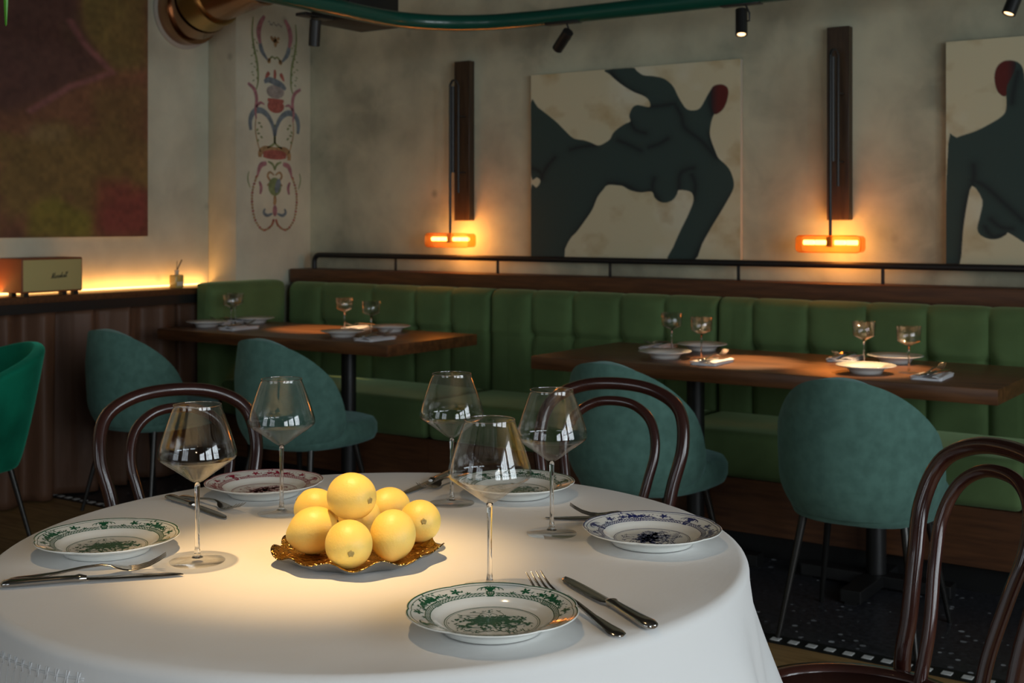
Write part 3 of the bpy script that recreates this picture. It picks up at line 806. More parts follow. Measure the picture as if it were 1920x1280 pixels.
# curtain under the shelf
V, Fc = [], []
ny, nz = 620, 26
r_ = np.random.default_rng(3)
y0c, y1c = 0.65, 4.48
ph = np.cumsum(r_.uniform(0.6, 1.5, 80)); ph = ph / ph[-1]
for j in range(nz + 1):
    t = j / nz
    for i in range(ny + 1):
        s = i / ny
        u = np.interp(s, ph, np.arange(80)) * PI * 0.46
        dr = 0.35 * math.sin(s * 31) * t
        amp = 0.046 + 0.006 * t ** .7
        f = math.sin(u + dr); f2 = math.sin(2.3 * u + 1.3 + 2 * dr)
        x = -4.915 + amp * (abs(f) ** .8 * (1 if f > 0 else -1)) * .85 + .008 * f2 * (1 - t * .5)
        V.append((x, y0c + (y1c - y0c) * s + 0.02 * math.sin(u * .5) * t, 0.853 - t * 0.845))
for j in range(nz):
    for i in range(ny):
        a = j * (ny + 1) + i; Fc.append((a, a + 1, a + ny + 2, a + ny + 1))
cu = mk('curtain', V, Fc, M['curtain'])
sm = cu.modifiers.new('thick', 'SOLIDIFY'); sm.thickness = 0.003; sm.offset = 0
tag(cu, 'brown satin curtain gathered in folds under the left counter shelf', 'curtain')

# speaker (retro amplifier style)
sp = empty('loudspeaker', (-4.85, 3.276, 0.925), 0, 'brown boxed retro loudspeaker with beige cloth front, standing on the left shelf', 'loudspeaker')
box('case', -0.168, 0.0, 0.0, 0.315, 0.016, 0.170, M['speaker_side'], sp, bev=.006)
box('front_cloth', -0.001, 0.0035, 0.008, 0.307, 0.024, 0.162, M['speaker_front'], sp, bev=.002)
for (a, b_) in ((-.11, .03), (-.02, .03), (-.11, .285), (-.02, .285), (-.02, .225)):
    box('foot', a - .012, a + .012, b_ - .012, b_ + .012, 0, .016, M['black'], sp)
# script lettering on the cloth front, drawn as connected pen strokes
LET = {
 'M': [(0, 0), (.10, .05), (.30, .95), (.34, .98), (.30, .1), (.34, .08), (.72, 1.0), (.74, .95), (.62, .1), (.68, .0), (.80, .12)],
 'a': [(.40, .45), (.25, .52), (.06, .35), (.04, .1), (.14, 0), (.30, .15), (.42, .48), (.34, .12), (.40, 0), (.55, .12)],
 'r': [(0, .12), (.12, .5), (.16, .42), (.34, .48), (.28, .1), (.34, 0), (.46, .12)],
 's': [(0, .12), (.20, .55), (.22, .45), (.30, .15), (.20, 0), (.06, .04), (.22, .0), (.42, .12)],
 'h': [(0, .12), (.30, .85), (.34, 1.05), (.26, 1.0), (.10, .0), (.18, .35), (.34, .5), (.36, .38), (.30, .08), (.38, 0), (.50, .12)],
 'l': [(0, .12), (.28, .85), (.32, 1.08), (.24, 1.0), (.12, .12), (.20, 0), (.34, .12)]}
ADV = {'M': .84, 'a': .52, 'r': .44, 's': .38, 'h': .48, 'l': .32}
datas = []; cx = 0
for ch in 'Marshall':
    P = smoothpts([(0.0, cx + x + y * .28, y) for x, y in LET[ch]], 5)
    cx += ADV[ch]
    sc = 0.0215
    datas.append(tube_data([Vector((0.0045, 0.145 + p.y * sc, 0.077 + p.z * sc * (1.1 if ch == 'M' else 1) + .0015 * cx)) for p in P], 0.0010, 6))
v, f = join(datas); mk('lettering', v, f, M['black'], sp)

# scent diffuser at the end of the shelf
df = empty('scent_diffuser', (-4.925, 4.20, 0.925), 0, 'small square glass scent bottle with dark reeds at the far end of the shelf', 'bottle')
box('glass_bottle', -.026, .026, -.026, .026, 0, .066, M['diffuser_liquid'], df, bev=.006, seg=3)
lathe('neck', [(0, .064), (.011, .064), (.011, .082), (.013, .084), (.013, .090), (0, .090)], M['label_white'], df, n=16)
box('paper_label', .0262, .0268, -.02, .02, .012, .032, M['label_white'], df)
for a, b_ in ((.012, .02), (.0, .03), (-.01, .012)):
    tube('reed', [(0, 0, .085), (a, b_, .135)], 0.0016, M['black'], df, n=6)
tube('reed', [(0, 0, .085), (.004, .03, .140)], 0.0035, M['black'], df, n=6)
# ------------------------------------------------------------ green pipe with track spots
PZ = 2.15
pth = [Vector((-3.56, 0.2, PZ)), Vector((-3.56, 3.9, PZ))]
arc = smoothpts([(-3.56, 3.9, PZ), (-3.565, 4.12, PZ), (-3.53, 4.30, PZ), (-3.42, 4.46, PZ), (-3.24, 4.56, PZ), (-3.0, 4.595, PZ)], 6)
pp = empty('ceiling_pipe', (0, 0, 0), 0, 'bent dark green pipe hanging below the ceiling and turning along the back wall', 'pipe')
tube('pipe', pth[:1] + arc + [Vector((RX - .02, 4.605, PZ))], 0.036, M['pipe_green'], pp, n=20)
for (x, y) in ((-3.56, 2.2), (-2.1, 4.6), (-.2, 4.605), (1.6, 4.605)):
    tube('hanger', [(x, y, PZ + .03), (x, y, ZC)], 0.005, M['black_metal'], pp, n=6)
bx = box('cable_box', -3.93, -3.70, 4.12, 4.46, 2.15, 2.30, M['black'], None, bev=.006)
tag(bx, 'black box fixed beside the bend of the green ceiling pipe', 'box')
tube('conduit', [(-3.83, 4.28, 2.30), (-3.83, 4.28, ZC)], 0.012, M['black'], bx, n=8)

def spot(x, y, z, aim, label, plate=True, energy=14, size=40, zp=PZ - .034, along='x'):
    r = empty('track_spotlight', (x, y, z), 0, label, 'spotlight', 'black spotlights on the green pipe')
    d = (Vector(aim) - Vector((x, y, z))).normalized()
    P0 = -d * 0.05; P1 = d * 0.055
    tube('housing', [P0, P1], [0.024] * 2, M['black_metal'], r, n=24)
    tube('lens', [P1 - d * .002, P1 + d * .0015], 0.0165, M['lens'], r, n=20)
    q = d.to_track_quat('Z', 'Y')
    ring = [P1 + q @ Vector((.021 * math.cos(a), .021 * math.sin(a), .002)) for a in [2 * PI * k / 24 for k in range(24)]]
    tube('front_ring', ring, 0.0032, M['black_metal'], r, n=6, closed=True)
    top = zp - z
    off = Vector((.034, 0, 0)) if along == 'x' else Vector((-.034, .01, 0))
    tube('bracket', [(0, 0, 0) + Vector((0, 0, 0)) if False else Vector((0, 0, 0)), off, off + Vector((0, 0, .03)), off * .5 + Vector((0, 0, top))], 0.004, M['black_metal'], r, n=8)
    if along == 'x': box('mounting_plate', -.085, .085, -.02, .02, top - .004, top + .010, M['black_metal'], r, bev=.003)
    else: box('mounting_plate', -.03, .03, -.085, .085, top - .004, top + .010, M['black_metal'], r, bev=.003)
    if energy:
        light('track_spotlight_beam', 'SPOT', tuple(Vector((x, y, z)) + P1 + d * .01), energy, (1.0, 0.62, 0.30), aim, size=.018, spot=size, blend=.7)
    return r
spot(-2.885, 4.59, 2.045, (-3.42, 4.84, 1.62), 'black spotlight tilted down to the left, above the reclining figure painting', energy=0)
spot(-2.056, 4.60, 2.050, (-1.87, 4.19, 0.75), 'black spotlight with lit lens, above the right corner of the reclining figure painting', energy=190, size=22)
spot(-1.025, 4.60, 2.035, (-1.42, 4.20, 0.75), 'black spotlight with lit lens cut by the top right corner', energy=170, size=24)
spot(-3.66, 3.86, 2.055, (-3.84, 3.98, 1.2), 'black track spotlight hanging by the painted mural', energy=0, along='y')
light('track_spotlight_beam', 'SPOT', (-3.56, 4.0, 2.06), 200, (1.0, 0.60, 0.28), (-4.08, 4.33, 0.75), size=.018, spot=21, blend=.7)

# ------------------------------------------------------------ copper ventilation duct
du = empty('ventilation_duct', (XL, 4.33, 2.335), 0, 'shiny copper coloured ventilation duct coming out of the left wall beside the mural', 'duct')
tube('wall_collar', [Vector((0.0, 0, 0)), Vector((.012, 0, 0))], .192, M['plaster_ring'], du, n=40)
tube('elbow_section', [(0.012, 0, 0), (.085, 0, 0)], .172, M['copper'], du, n=40)
tube('elbow_section', [(0.085, 0, 0.0), (.17, -.02, .02)], .155, M['copper'], du, n=40)
tube('elbow_section', [(0.165, -.015, .02), (.27, -.03, .055)], .152, M['brass'], du, n=40)
tube('straight_section', [(.26, -.03, .052), (.62, -.045, .115)], .140, M['copper'], du, n=40)
tube('joint_ring', [(.262, -.03, .052), (.275, -.03, .055)], .158, M['brass'], du, n=40)
tube('joint_ring', [(.60, -.044, .112), (.62, -.045, .115)], .150, M['copper'], du, n=40)
tube('straight_section', [(.62, -.045, .115), (.92, -.06, .205)], .136, M['copper'], du, n=40)

# ------------------------------------------------------------ hanging plant whose leaf tip enters at the top left corner
pl = empty('hanging_plant', (-2.86, 1.70, 2.15), 0, 'hanging plant with long bright green leaves, one tip showing in the top left corner', 'plant')
lathe('pot', [(0, 0), (.07, 0), (.085, .12), (.088, .12), (.088, .13), (.08, .13), (.075, .11), (0, .11)], M['black'], pl, n=28)
for k in range(3):
    a = 2 * PI * k / 3; tube('cord', [(.085 * math.cos(a), .085 * math.sin(a), .12), (0, 0, .45)], .0015, M['black'], pl, n=5)
tube('cord', [(0, 0, .45), (0, 0, ZC - 2.15)], .0018, M['black'], pl, n=5)
for k in range(11):
    a = 2 * PI * k / 11 + .3
    L_ = random.uniform(.25, .42); V = []; Fc = []
    if k == 0: a, L_ = 0.47, 0.61
    for i in range(13):
        t = i / 12; rr = .02 + .16 * math.sin(min(t * 1.7, 1.57)) ; z = .12 + .12 * math.sin(t * 2.2) - L_ * t * t * 1.05
        wd_ = .022 * math.sin(PI * (.06 + .92 * t)) ** .8
        c = Vector((rr * math.cos(a), rr * math.sin(a), z)); n_ = Vector((-math.sin(a), math.cos(a), 0)) if k else Vector((.82, .57, 0))
        V += [c - n_ * wd_, c + Vector((0, 0, -.004)), c + n_ * wd_]
    for i in range(12):
        for q in (0, 1): Fc.append((3 * i + q, 3 * i + q + 1, 3 * i + q + 4, 3 * i + q + 3))
    o = mk('leaf', V, Fc, M['leaf'], pl)
    s_ = o.modifiers.new('thick', 'SOLIDIFY'); s_.thickness = .0012

# ------------------------------------------------------------ long wooden tables
def long_table(x0, x1, y0, y1, cols, label):
    r = empty('dining_table', ((x0 + x1) / 2, (y0 + y1) / 2, 0), 0, label, 'table', 'long wooden tables at the bench')
    hx, hy = (x1 - x0) / 2, (y1 - y0) / 2
    box('tabletop', -hx, hx, -hy, hy, 0.701, 0.75, M['wood_table'], r, bev=.003)
    for cx_ in cols:
        c = cx_ - (x0 + x1) / 2
        tube('column', [(c, 0, .045), (c, 0, .70)], 0.034, M['black_metal'], r, n=20)
        box('top_plate', c - .15, c + .15, -.15, .15, .690, .700, M['black_metal'], r)
        bm = bmesh.new(); boxbm(bm, c - .26, c + .26, -.035, .035, .008, .048, .003); boxbm(bm, c - .035, c + .035, -.26, .26, .008, .048, .003)
        for (ex, ey) in ((.24, 0), (-.24, 0), (0, .24), (0, -.24)): boxbm(bm, c + ex - .02, c + ex + .02, ey - .02, ey + .02, 0, .012)
        bmo('cross_base', bm, M['black_metal'], r)
    return r
long_table(-4.728, -3.31, 3.915, 4.54, (-3.80, -4.40), 'farther long dark wooden table by the curtained counter and corner')
long_table(-2.605, -0.92, 3.915, 4.585, (-2.085, -1.40), 'nearer long dark wooden table at the right, in front of the bench')

# ------------------------------------------------------------ teal shell chairs
def teal_chair(x, y, rz, label, first=[None]):
    if first[0] is not None:
        r = copy_tree(first[0]); r.location = (x, y, 0); r.rotation_euler = (0, 0, rz); r['label'] = label; return r
    r = empty('shell_chair', (x, y, 0), rz, label, 'chair', 'teal shell chairs at the long tables')
    # shell: local -y is the back
    nu, nv = 48, 26
    V, Fc = [], []
    A0 = math.radians(98)
    zb = 0.385
    def ztop(s):
        s = abs(s)
        # egg shaped outline: flat crown, then a long fall to the wings
        return zb + 0.415 * max(0.0, (1 - s ** 2.35)) ** .62
    for j in range(nv + 1):
        t = j / nv
        for i in range(nu + 1):
            s = -1 + 2 * i / nu
            s = math.sin(s * PI / 2) * .35 + s * .65
            th = s * A0
            zt = ztop(s) ; z = zb + (zt - zb) * t
            hgt = (z - zb) / .415
            ax = .240 + .010 * math.sin(PI * min(1, hgt)) - .035 * (1 - min(1, hgt * 4)) ** 2
            ay = .225 + .030 * hgt - .03 * (1 - min(1, hgt * 4)) ** 2
            tuck = max(0, hgt - .62) * .10
            X = (ax - tuck) * math.sin(th); Y = -(ay) * math.cos(th) - .01
            V.append((X, Y, z))
    for j in range(nv):
        for i in range(nu):
            a = j * (nu + 1) + i; Fc.append((a, a + 1, a + nu + 2, a + nu + 1))
    o = mk('backrest', V, Fc, M['teal'], r)
    s_ = o.modifiers.new('thick', 'SOLIDIFY'); s_.thickness = .045; s_.offset = -1 ; s_.use_even_offset = False
    b_ = o.modifiers.new('bev', 'BEVEL'); b_.width = .016; b_.segments = 3; b_.limit_method = 'ANGLE'; b_.angle_limit = math.radians(50)
    # seat: rounded D cushion
    V, Fc = [], []
    n = 48; rows = [(0, .452), (.5, .458), (.85, .456), (.95, .447), (1.0, .425), (1.0, .390), (.96, .368), (.88, .360), (0, .358)]
    idx = []
    for q, z in rows:
        if q == 0: idx.append([len(V)]); V.append((0, .03, z)); continue
        row = []
        for k in range(n):
            a = 2 * PI * k / n
            e = 2.0 / 2.9
            X = .228 * abs(math.cos(a)) ** e * (1 if math.cos(a) > 0 else -1); Y = .262 * abs(math.sin(a)) ** e * (1 if math.sin(a) > 0 else -1)
            X *= (1 - .10 * max(0, -Y) / .262)
            row.append(len(V)); V.append((X * q, .075 + Y * q, z))
        idx.append(row)
    for a, b2 in zip(idx[:-1], idx[1:]):
        for k in range(n):
            k2 = (k + 1) % n
            if len(a) == 1: Fc.append((a[0], b2[k], b2[k2]))
            elif len(b2) == 1: Fc.append((a[k], b2[0], a[k2]))
            else: Fc.append((a[k], b2[k], b2[k2], a[k2]))
    mk('seat', V, Fc, M['teal'], r)
    for sx, sy in ((-1, -1), (1, -1), (-1, 1), (1, 1)):
        tube('leg', [(sx * .15, .035 + sy * .13, .37), (sx * .205, .035 + sy * .21, 0)], [.013, .0075], M['leg_metal'], r, n=12)
    first[0] = r
    return r
teal_chair(-4.42, 3.60, math.radians(4), 'teal shell chair farthest left at the farther wooden table')
teal_chair(-3.56, 3.66, math.radians(2), 'teal shell chair nearer the free end of the farther wooden table')
teal_chair(-2.03, 3.72, math.radians(-2), 'teal shell chair at the left of the nearer wooden table, behind a bentwood chair')
teal_chair(-1.275, 3.74, math.radians(3), 'teal shell chair largest in view, at the right of the nearer wooden table')

# emerald tub chair at the left edge
e = empty('tub_chair', (-4.53, 2.80, 0), math.radians(165), 'emerald velvet tub chair with thin metal legs, cut by the left edge', 'chair')
V, Fc = [], []
nu, nv = 48, 20
for j in range(nv + 1):
    t = j / nv
    for i in range(nu + 1):
        s = -1 + 2 * i / nu; th = s * math.radians(128)
        zt = .765 - .20 * abs(s) ** 1.6
        z = .285 + (zt - .285) * t
        fl = .20 + .105 * (t ** .75)
        V.append((fl * math.sin(th) * 1.02, -fl * math.cos(th), z))
for j in range(nv):
    for i in range(nu):
        a = j * (nu + 1) + i; Fc.append((a, a + 1, a + nu + 2, a + nu + 1))
o = mk('backrest', V, Fc, M['emerald'], e)
s_ = o.modifiers.new('thick', 'SOLIDIFY'); s_.thickness = .05; s_.offset = -1
b_ = o.modifiers.new('bev', 'BEVEL'); b_.width = .018; b_.segments = 3; b_.limit_method = 'ANGLE'; b_.angle_limit = math.radians(50)
lathe('seat', [(0, .45), (.20, .45), (.232, .435), (.238, .40), (.215, .35), (.18, .325), (0, .32)], M['emerald'], e, n=40)
for sx, sy in ((-1, -1), (1, -1), (-1, 1), (1, 1)):
    tube('leg', [(sx * .13, sy * .13, .33), (sx * .20, sy * .20, 0)], [.012, .008], M['leg_metal'], e, n=12)

# ------------------------------------------------------------ bentwood chairs
def bentwood(x, y, rz, label, first=[None]):
    """seat centre at the origin, sitter faces +y, back hoop at -y"""
    if first[0] is not None:
        r = copy_tree(first[0]); r.location = (x, y, 0); r.rotation_euler = (0, 0, rz); r['label'] = label; return r
    r = empty('bentwood_chair', (x, y, 0), rz, label, 'chair', 'bentwood chairs around the round table')
    half = [(.185, -.245, 0), (.165, -.20, .25), (.150, -.172, .45), (.148, -.184, .545), (.160, -.204, .645), (.178, -.230, .74), (.160, -.258, .818), (.093, -.277, .857), (0, -.283, .868)]
    P = [(-a, b_, c) for a, b_, c in half] + [(a, b_, c) for a, b_, c in half[:-1][::-1]]
    P = smoothpts(P, 6)
    rad = [.0115 + .0035 * min(1, p.z / .45) for p in P]
    tube('back_frame', P, rad, M['wood_bent'], r, n=14)
    half = [(.078, -.160, .455), (.080, -.181, .55), (.100, -.204, .65), (.113, -.226, .725), (.097, -.247, .786), (.054, -.262, .820), (0, -.266, .829)]
    P = [(-a, b_, c) for a, b_, c in half] + [(a, b_, c) for a, b_, c in half[:-1][::-1]]
    tube('inner_hoop', smoothpts(P, 6), .0115, M['wood_bent'], r, n=14)
    egg = lambda a, rr, z: 1.0 + .03 * math.sin(a)
    lathe('seat_ring', [(.172, .430), (.198, .428), (.207, .440), (.207, .455), (.198, .466), (.182, .466), (.172, .458)] + [(.172, .430)], M['wood_bent'], r, n=56, sx=egg)
    lathe('seat', [(0, .448), (.10, .449), (.173, .457), (.173, .450), (.10, .442), (0, .441)], M['wood_bent'], r, n=48, sx=egg)
    for s in (-1, 1):
        tube('leg', smoothpts([(s * .125, .135, .435), (s * .150, .165, .25), (s * .180, .205, 0)], 4), [.016 - .006 * k / 8 for k in range(9)], M['wood_bent'], r, n=12)
    ring = [(.158 * math.cos(a), -.012 + .165 * math.sin(a), .255) for a in [2 * PI * k / 40 for k in range(40)]]
    tube('stretcher_ring', ring, .009, M['wood_bent'], r, n=10, closed=True)
    first[0] = r
    return r
TX, TY = -1.276, 1.482
def cam2w(xc, zc): return (xc * math.cos(YAW) - zc * math.sin(YAW), xc * math.sin(YAW) + zc * math.cos(YAW))
def face(x, y, tx, ty): return math.atan2(ty - y, tx - x) - PI / 2
bentwood(-2.004, 1.806, face(-2.233, 1.91, TX, TY), 'dark bentwood chair behind the left side of the round table')
bentwood(-1.428, 2.314, face(-1.471, 2.562, TX, TY), 'dark bentwood chair behind the round table, overlapping a teal shell chair')
bentwood(-0.684, 2.000, face(-0.498, 2.151, TX, TY) + math.radians(9), 'dark bentwood chair nearest the camera, at the right edge')

# ------------------------------------------------------------ place settings on the long tables
def white_plate(x, y, label, first=[None]):
    if first[0] is not None:
        r = first[0].copy(); COL.objects.link(r); r.location = (x, y, .75); r['label'] = label; return r
    r = lathe('plate', [(0, .006), (.040, .006), (.050, .010), (.058, .019), (.064, .021), (.097, .0285), (.0985, .0275), (.098, .0262), (.064, .0175), (.055, .008), (.052, 0), (.048, 0), (.047, .003), (0, .003)], M['porcelain_far'], None, n=48)
    r.location = (x, y, .75); tag(r, label, 'plate', 'white plates on the long tables'); first[0] = r
    return r
def coupe(x, y, label, first=[None]):
    if first[0] is not None:
        r = copy_tree(first[0]); r.location = (x, y, .7502); r['label'] = label; return r
    r = empty('coupe_glass', (x, y, .7502), 0, label, 'glass', 'coupe glasses on the long tables')
    lathe('bowl', [(.0035, .090), (.012, .093), (.036, .104), (.0385, .108), (.0405, .155), (.0398, .1552), (.0376, .1085), (.035, .1055), (.012, .095), (0, .093)], M['glass_far'], r, n=40)
    lathe('stem', [(0, .092), (.004, .091), (.003, .07), (.0028, .02), (.0045, .006), (.008, .003)], M['glass_solid'], r, n=16)
    lathe('foot', [(0, .0035), (.008, .0032), (.034, .0012), (.0355, .0006), (.034, 0), (0, 0)], M['glass_foot'], r, n=36)
    first[0] = r
    return r
def napkin(x, y, rz, label, first=[None]):
    if first[0] is not None:
        r = copy_tree(first[0]); r.location = (x, y, .75); r.rotation_euler = (0, 0, rz); r['label'] = label; return r
    r = empty('napkin', (x, y, .75), rz, label, 'napkin', 'folded napkins on the long tables')
    V, Fc = [], []
    def sheet(x0, x1, y0, y1, z0, z1, sk, wv):
        o = len(V); nx, ny = 10, 12
        for j in range(ny + 1):
            for i in range(nx + 1):
                u = i / nx; v = j / ny; V.append((x0 + (x1 - x0) * u + sk * v, y0 + (y1 - y0) * v, z0 + (z1 - z0) * u + wv * math.sin(u * 7 + v * 4)))
        for j in range(ny):
            for i in range(nx):
                a = o + j * (nx + 1) + i; Fc.append((a, a + 1, a + nx + 2, a + nx + 1))
    sheet(-.048, .048, -.085, .085, .0025, .0025, 0, .0004); sheet(-.048, .048, -.083, .083, .006, .006, .001, .0008)
    o = mk('folded_cloth', V, Fc, M['napkin'], r); s_ = o.modifiers.new('t', 'SOLIDIFY'); s_.thickness = .0028; s_.offset = 0
    V, Fc = [], []
    sheet(-.050, -.012, -.085, .06, .011, .014, .012, .0015); sheet(.018, .050, -.085, .088, .013, .011, .0, .0015)
    o = mk('turned_flap', V, Fc, M['napkin'], r); s_ = o.modifiers.new('t', 'SOLIDIFY'); s_.thickness = .003; s_.offset = 0
    first[0] = r
    return r

def loft(sections, n=12, sup=2.0):
    """sections (x, half width, half height, z centre, y centre)"""
    V, Fc = [], []
    for (x, a, b_, z, yc) in sections:
        for k in range(n):
            t = 2 * PI * k / n; c, s = math.cos(t), math.sin(t); e_ = 2 / sup
            V.append((x, yc + a * abs(c) ** e_ * (1 if c >= 0 else -1), z + b_ * abs(s) ** e_ * (1 if s >= 0 else -1)))
    m = len(sections)
    for i in range(m - 1):
        for k in range(n):
            k2 = (k + 1) % n; Fc.append((i * n + k, (i + 1) * n + k, (i + 1) * n + k2, i * n + k2))
    Fc.append(tuple(range(n))); Fc.append(tuple((m - 1) * n + k for k in range(n))[::-1])
    return V, Fc
def make_knife(first=[None]):
    """handle end at x=0, tip at x=1 (unit: 0.22 m real length is applied by the caller as plain size)"""
    if first[0] is not None: return copy_tree(first[0])
    r = empty('table_knife')
    v, f = loft([(0, .004, .002, .0040, 0), (.003, .0085, .0038, .0045, 0), (.012, .0105, .0045, .005, 0), (.030, .0095, .0042, .005, 0), (.070, .0070, .0040, .005, 0), (.088, .0062, .0040, .005, 0), (.0925, .0078, .0048, .0052, 0), (.096, .0070, .0042, .0050, 0), (.102, .0048, .0030, .0045, 0)], 14, 2.4)
    mk('handle', v, f, M['silver'], r, True, sharp=50)
    v, f = loft([(.098, .0050, .0014, .0040, 0), (.106, .0085, .0010, .0036, .001), (.13, .0095, .0008, .0030, .0015), (.18, .0095, .0007, .0022, .0015), (.205, .0078, .0006, .0018, .0006), (.217, .0045, .0005, .0016, -.0015), (.221, .001, .0004, .0015, -.0038)], 10, 2.0)
    mk('blade', v, f, M['silver'], r, True, sharp=40)
    first[0] = r; return r
def make_fork(first=[None]):
    if first[0] is not None: return copy_tree(first[0])
    r = empty('table_fork')
    v, f = loft([(0, .003, .0010, .0018, 0), (.004, .0085, .0018, .0022, 0), (.012, .0100, .0022, .0026, 0), (.03, .0080, .0020, .0034, 0), (.06, .0050, .0018, .0058, 0), (.095, .0032, .0018, .0105, 0), (.118, .0030, .0017, .0118, 0), (.130, .0045, .0013, .0100, 0), (.138, .0095, .0011, .0072, 0), (.146, .0122, .0010, .0052, 0), (.153, .0125, .0010, .0040, 0), (.157, .0125, .0009, .0038, 0)], 14, 2.2)
    mk('handle', v, f, M['silver'], r, True, sharp=50)
    for k in range(4):
        yy = (k - 1.5) * .0070
        v, f = loft([(.153, .0026, .0010, .0040, yy), (.165, .0020, .0010, .0042, yy), (.180, .0017, .0009, .0075, yy * .98), (.193, .0014, .0008, .0135, yy * .95), (.202, .0006, .0005, .0190, yy * .93)], 8)
        mk('tine', v, f, M['silver'], r, True, sharp=60)
    first[0] = r; return r
def lay(o, p0, p1, z, label, cat, group, L0, roll=0.0, zt=0.0):
    """handle end at p0, tip towards p1"""
    a = math.atan2(p1[1] - p0[1], p1[0] - p0[0]); d = math.hypot(p1[0] - p0[0], p1[1] - p0[1])
    s = min(max(d / L0, .9), 1.12)
    o.location = (p0[0], p0[1], z); o.rotation_euler = Euler((roll, -zt, a)); o.scale = (s, s, s)
    return tag(o, label, cat, group)

# [centre x, near plate, far plate] for each pair of settings
sets = [
 ('at the corner end of the farther table', (-4.62, 4.125), (-4.60, 4.42), (-4.52, 4.19), (-4.60, 4.29), (-4.385, 4.11), (-4.672, 4.30)),
 ('at the free end of the farther table', (-3.72, 4.10), (-3.72, 4.42), (-3.63, 4.185), (-3.90, 4.31), (-3.50, 4.06), (-3.90, 4.42)),
 ('at the left of the nearer table', (-2.151, 4.13), (-2.16, 4.46), (-2.024, 4.174), (-2.215, 4.31), (-1.93, 4.066), (-2.33, 4.42)),
 ('at the right of the nearer table', (-1.385, 4.10), (-1.40, 4.46), (-1.270, 4.19), (-1.462, 4.306), (-1.163, 4.085), (-1.575, 4.44))]
mk0 = None
for (wh, p1, p2, g1, g2, n1_, n2_) in sets:
    white_plate(*p1, 'white plate on the chair side, ' + wh); white_plate(*p2, 'white plate on the bench side, ' + wh)
    coupe(*g1, 'coupe glass nearer the chairs, ' + wh); coupe(*g2, 'coupe glass nearer the bench, ' + wh)
    napkin(*n1_, 0.05, 'white napkin on the chair side, ' + wh); napkin(*n2_, PI + .1, 'white napkin on the bench side, ' + wh)
    for (nx, ny), dr, sd in ((n1_, 1, 'chair side'), (n2_, -1, 'bench side')):
        lay(make_fork(), (nx - .004 * dr, ny - .10 * dr), (nx + .008 * dr, ny + .10 * dr), .7675, 'fork on the %s napkin, %s' % (sd, wh), 'fork', 'forks on the long tables', .202, 0, 0.03)
        lay(make_knife(), (nx + .008 * dr, ny - .095 * dr), (nx + .022 * dr, ny + .11 * dr), .768, 'knife on the %s napkin, %s' % (sd, wh), 'knife', 'knives on the long tables', .221)

# ------------------------------------------------------------ round table and its cloth
rt = empty('round_table', (TX, TY, 0), 0, 'round dining table hidden under the long white table cloth', 'table')
lathe('tabletop', [(0, .742), (.545, .742), (.550, .737), (.550, .712), (.545, .708), (0, .708)], M['wood_dark'], rt, n=72)
tube('column', [(0, 0, .03), (0, 0, .708)], .035, M['black_metal'], rt, n=20)
lathe('base', [(0, .035), (.06, .035), (.24, .012), (.25, .006), (.25, 0), (0, 0)], M['black_metal'], rt, n=48)
def cloth():
    Rr = 0.571; V, Fc = [], []; n = 300
    prof = []
    for k in range(1, 16): prof.append((Rr * .975 * k / 15, 0, 0))
    rb = .014
    for k in range(1, 7):
        a = PI / 2 * k / 6; prof.append((Rr - rb + rb * math.sin(a), rb - rb * math.cos(a), .02 * k / 6))
    for k in range(1, 34): prof.append((Rr, rb + .43 * k / 33, k / 33))
    def fold(a, t):
        f = math.sin(9 * a + 1.1 + .7 * math.sin(2 * a)) * .60 + math.sin(5 * a + 2.0) * .45 + .30 * math.sin(17 * a + 3 * math.sin(a))
        return f
    V.append((0, 0, 0))
    rows = []
    for r_, d, t in prof:
        row = []
        for k in range(n):
            a = 2 * PI * k / n
            g = t ** 1.15
            rr = r_ + g * (.125 + .078 * fold(a, t)) * (1 if d else 0)
            zz = -d - .0009 * math.sin(6 * a) * (r_ / Rr) * (1 if t == 0 else 0)
            if t > 0: zz += .0
            aa = a + .03 * g * math.sin(9 * a)
            row.append(len(V)); V.append((rr * math.cos(aa), rr * math.sin(aa), zz))
        rows.append(row)
    for k in range(n): Fc.append((0, rows[0][k], rows[0][(k + 1) % n]))
    for a, b_ in zip(rows[:-1], rows[1:]):
        for k in range(n):
            k2 = (k + 1) % n; Fc.append((a[k], b_[k], b_[k2], a[k2]))
    o = mk('tablecloth', V, Fc, M['cloth'], None, loc=(TX, TY, .75))
    s_ = o.modifiers.new('t', 'SOLIDIFY'); s_.thickness = .0014; s_.offset = -1
    tag(o, 'long white woven cloth draped over the round table with soft hanging folds', 'tablecloth')
    # drawn-thread line with little knots just under the edge, camera-left side
    def surf(a, d):
        t = (d - rb) / .43; g = t ** 1.15
        rr = Rr + g * (.125 + .078 * fold(a, t)) + .0007; aa = a + .03 * g * math.sin(9 * a)
        return Vector((rr * math.cos(aa), rr * math.sin(aa), -d))
    datas = []
    A0, A1 = math.radians(188), math.radians(275)
    def dd(a): return .028 + .022 * math.sin((a - A0) / (A1 - A0) * PI)
    for off in (-.0012, .0012):
        datas.append(tube_data([surf(A0 + (A1 - A0) * k / 120, dd(A0 + (A1 - A0) * k / 120) + off) for k in range(121)], .0005, 5))
    for k in range(46):
        a = A0 + (A1 - A0) * (k + .5) / 46; d = dd(a)
        for s in (-1, 1):
            datas.append(tube_data([surf(a + s * .0045, d - .007), surf(a + s * .002, d), surf(a + s * .0045, d + .007)], .0009, 5))
        datas.append(tube_data([surf(a - .004, d + .009), surf(a - .012, d + .05)], .0004, 4))
    v, f = join(datas); e_ = mk('embroidered_border', v, f, M['thread'], o)
cloth()
ZT = 0.7512

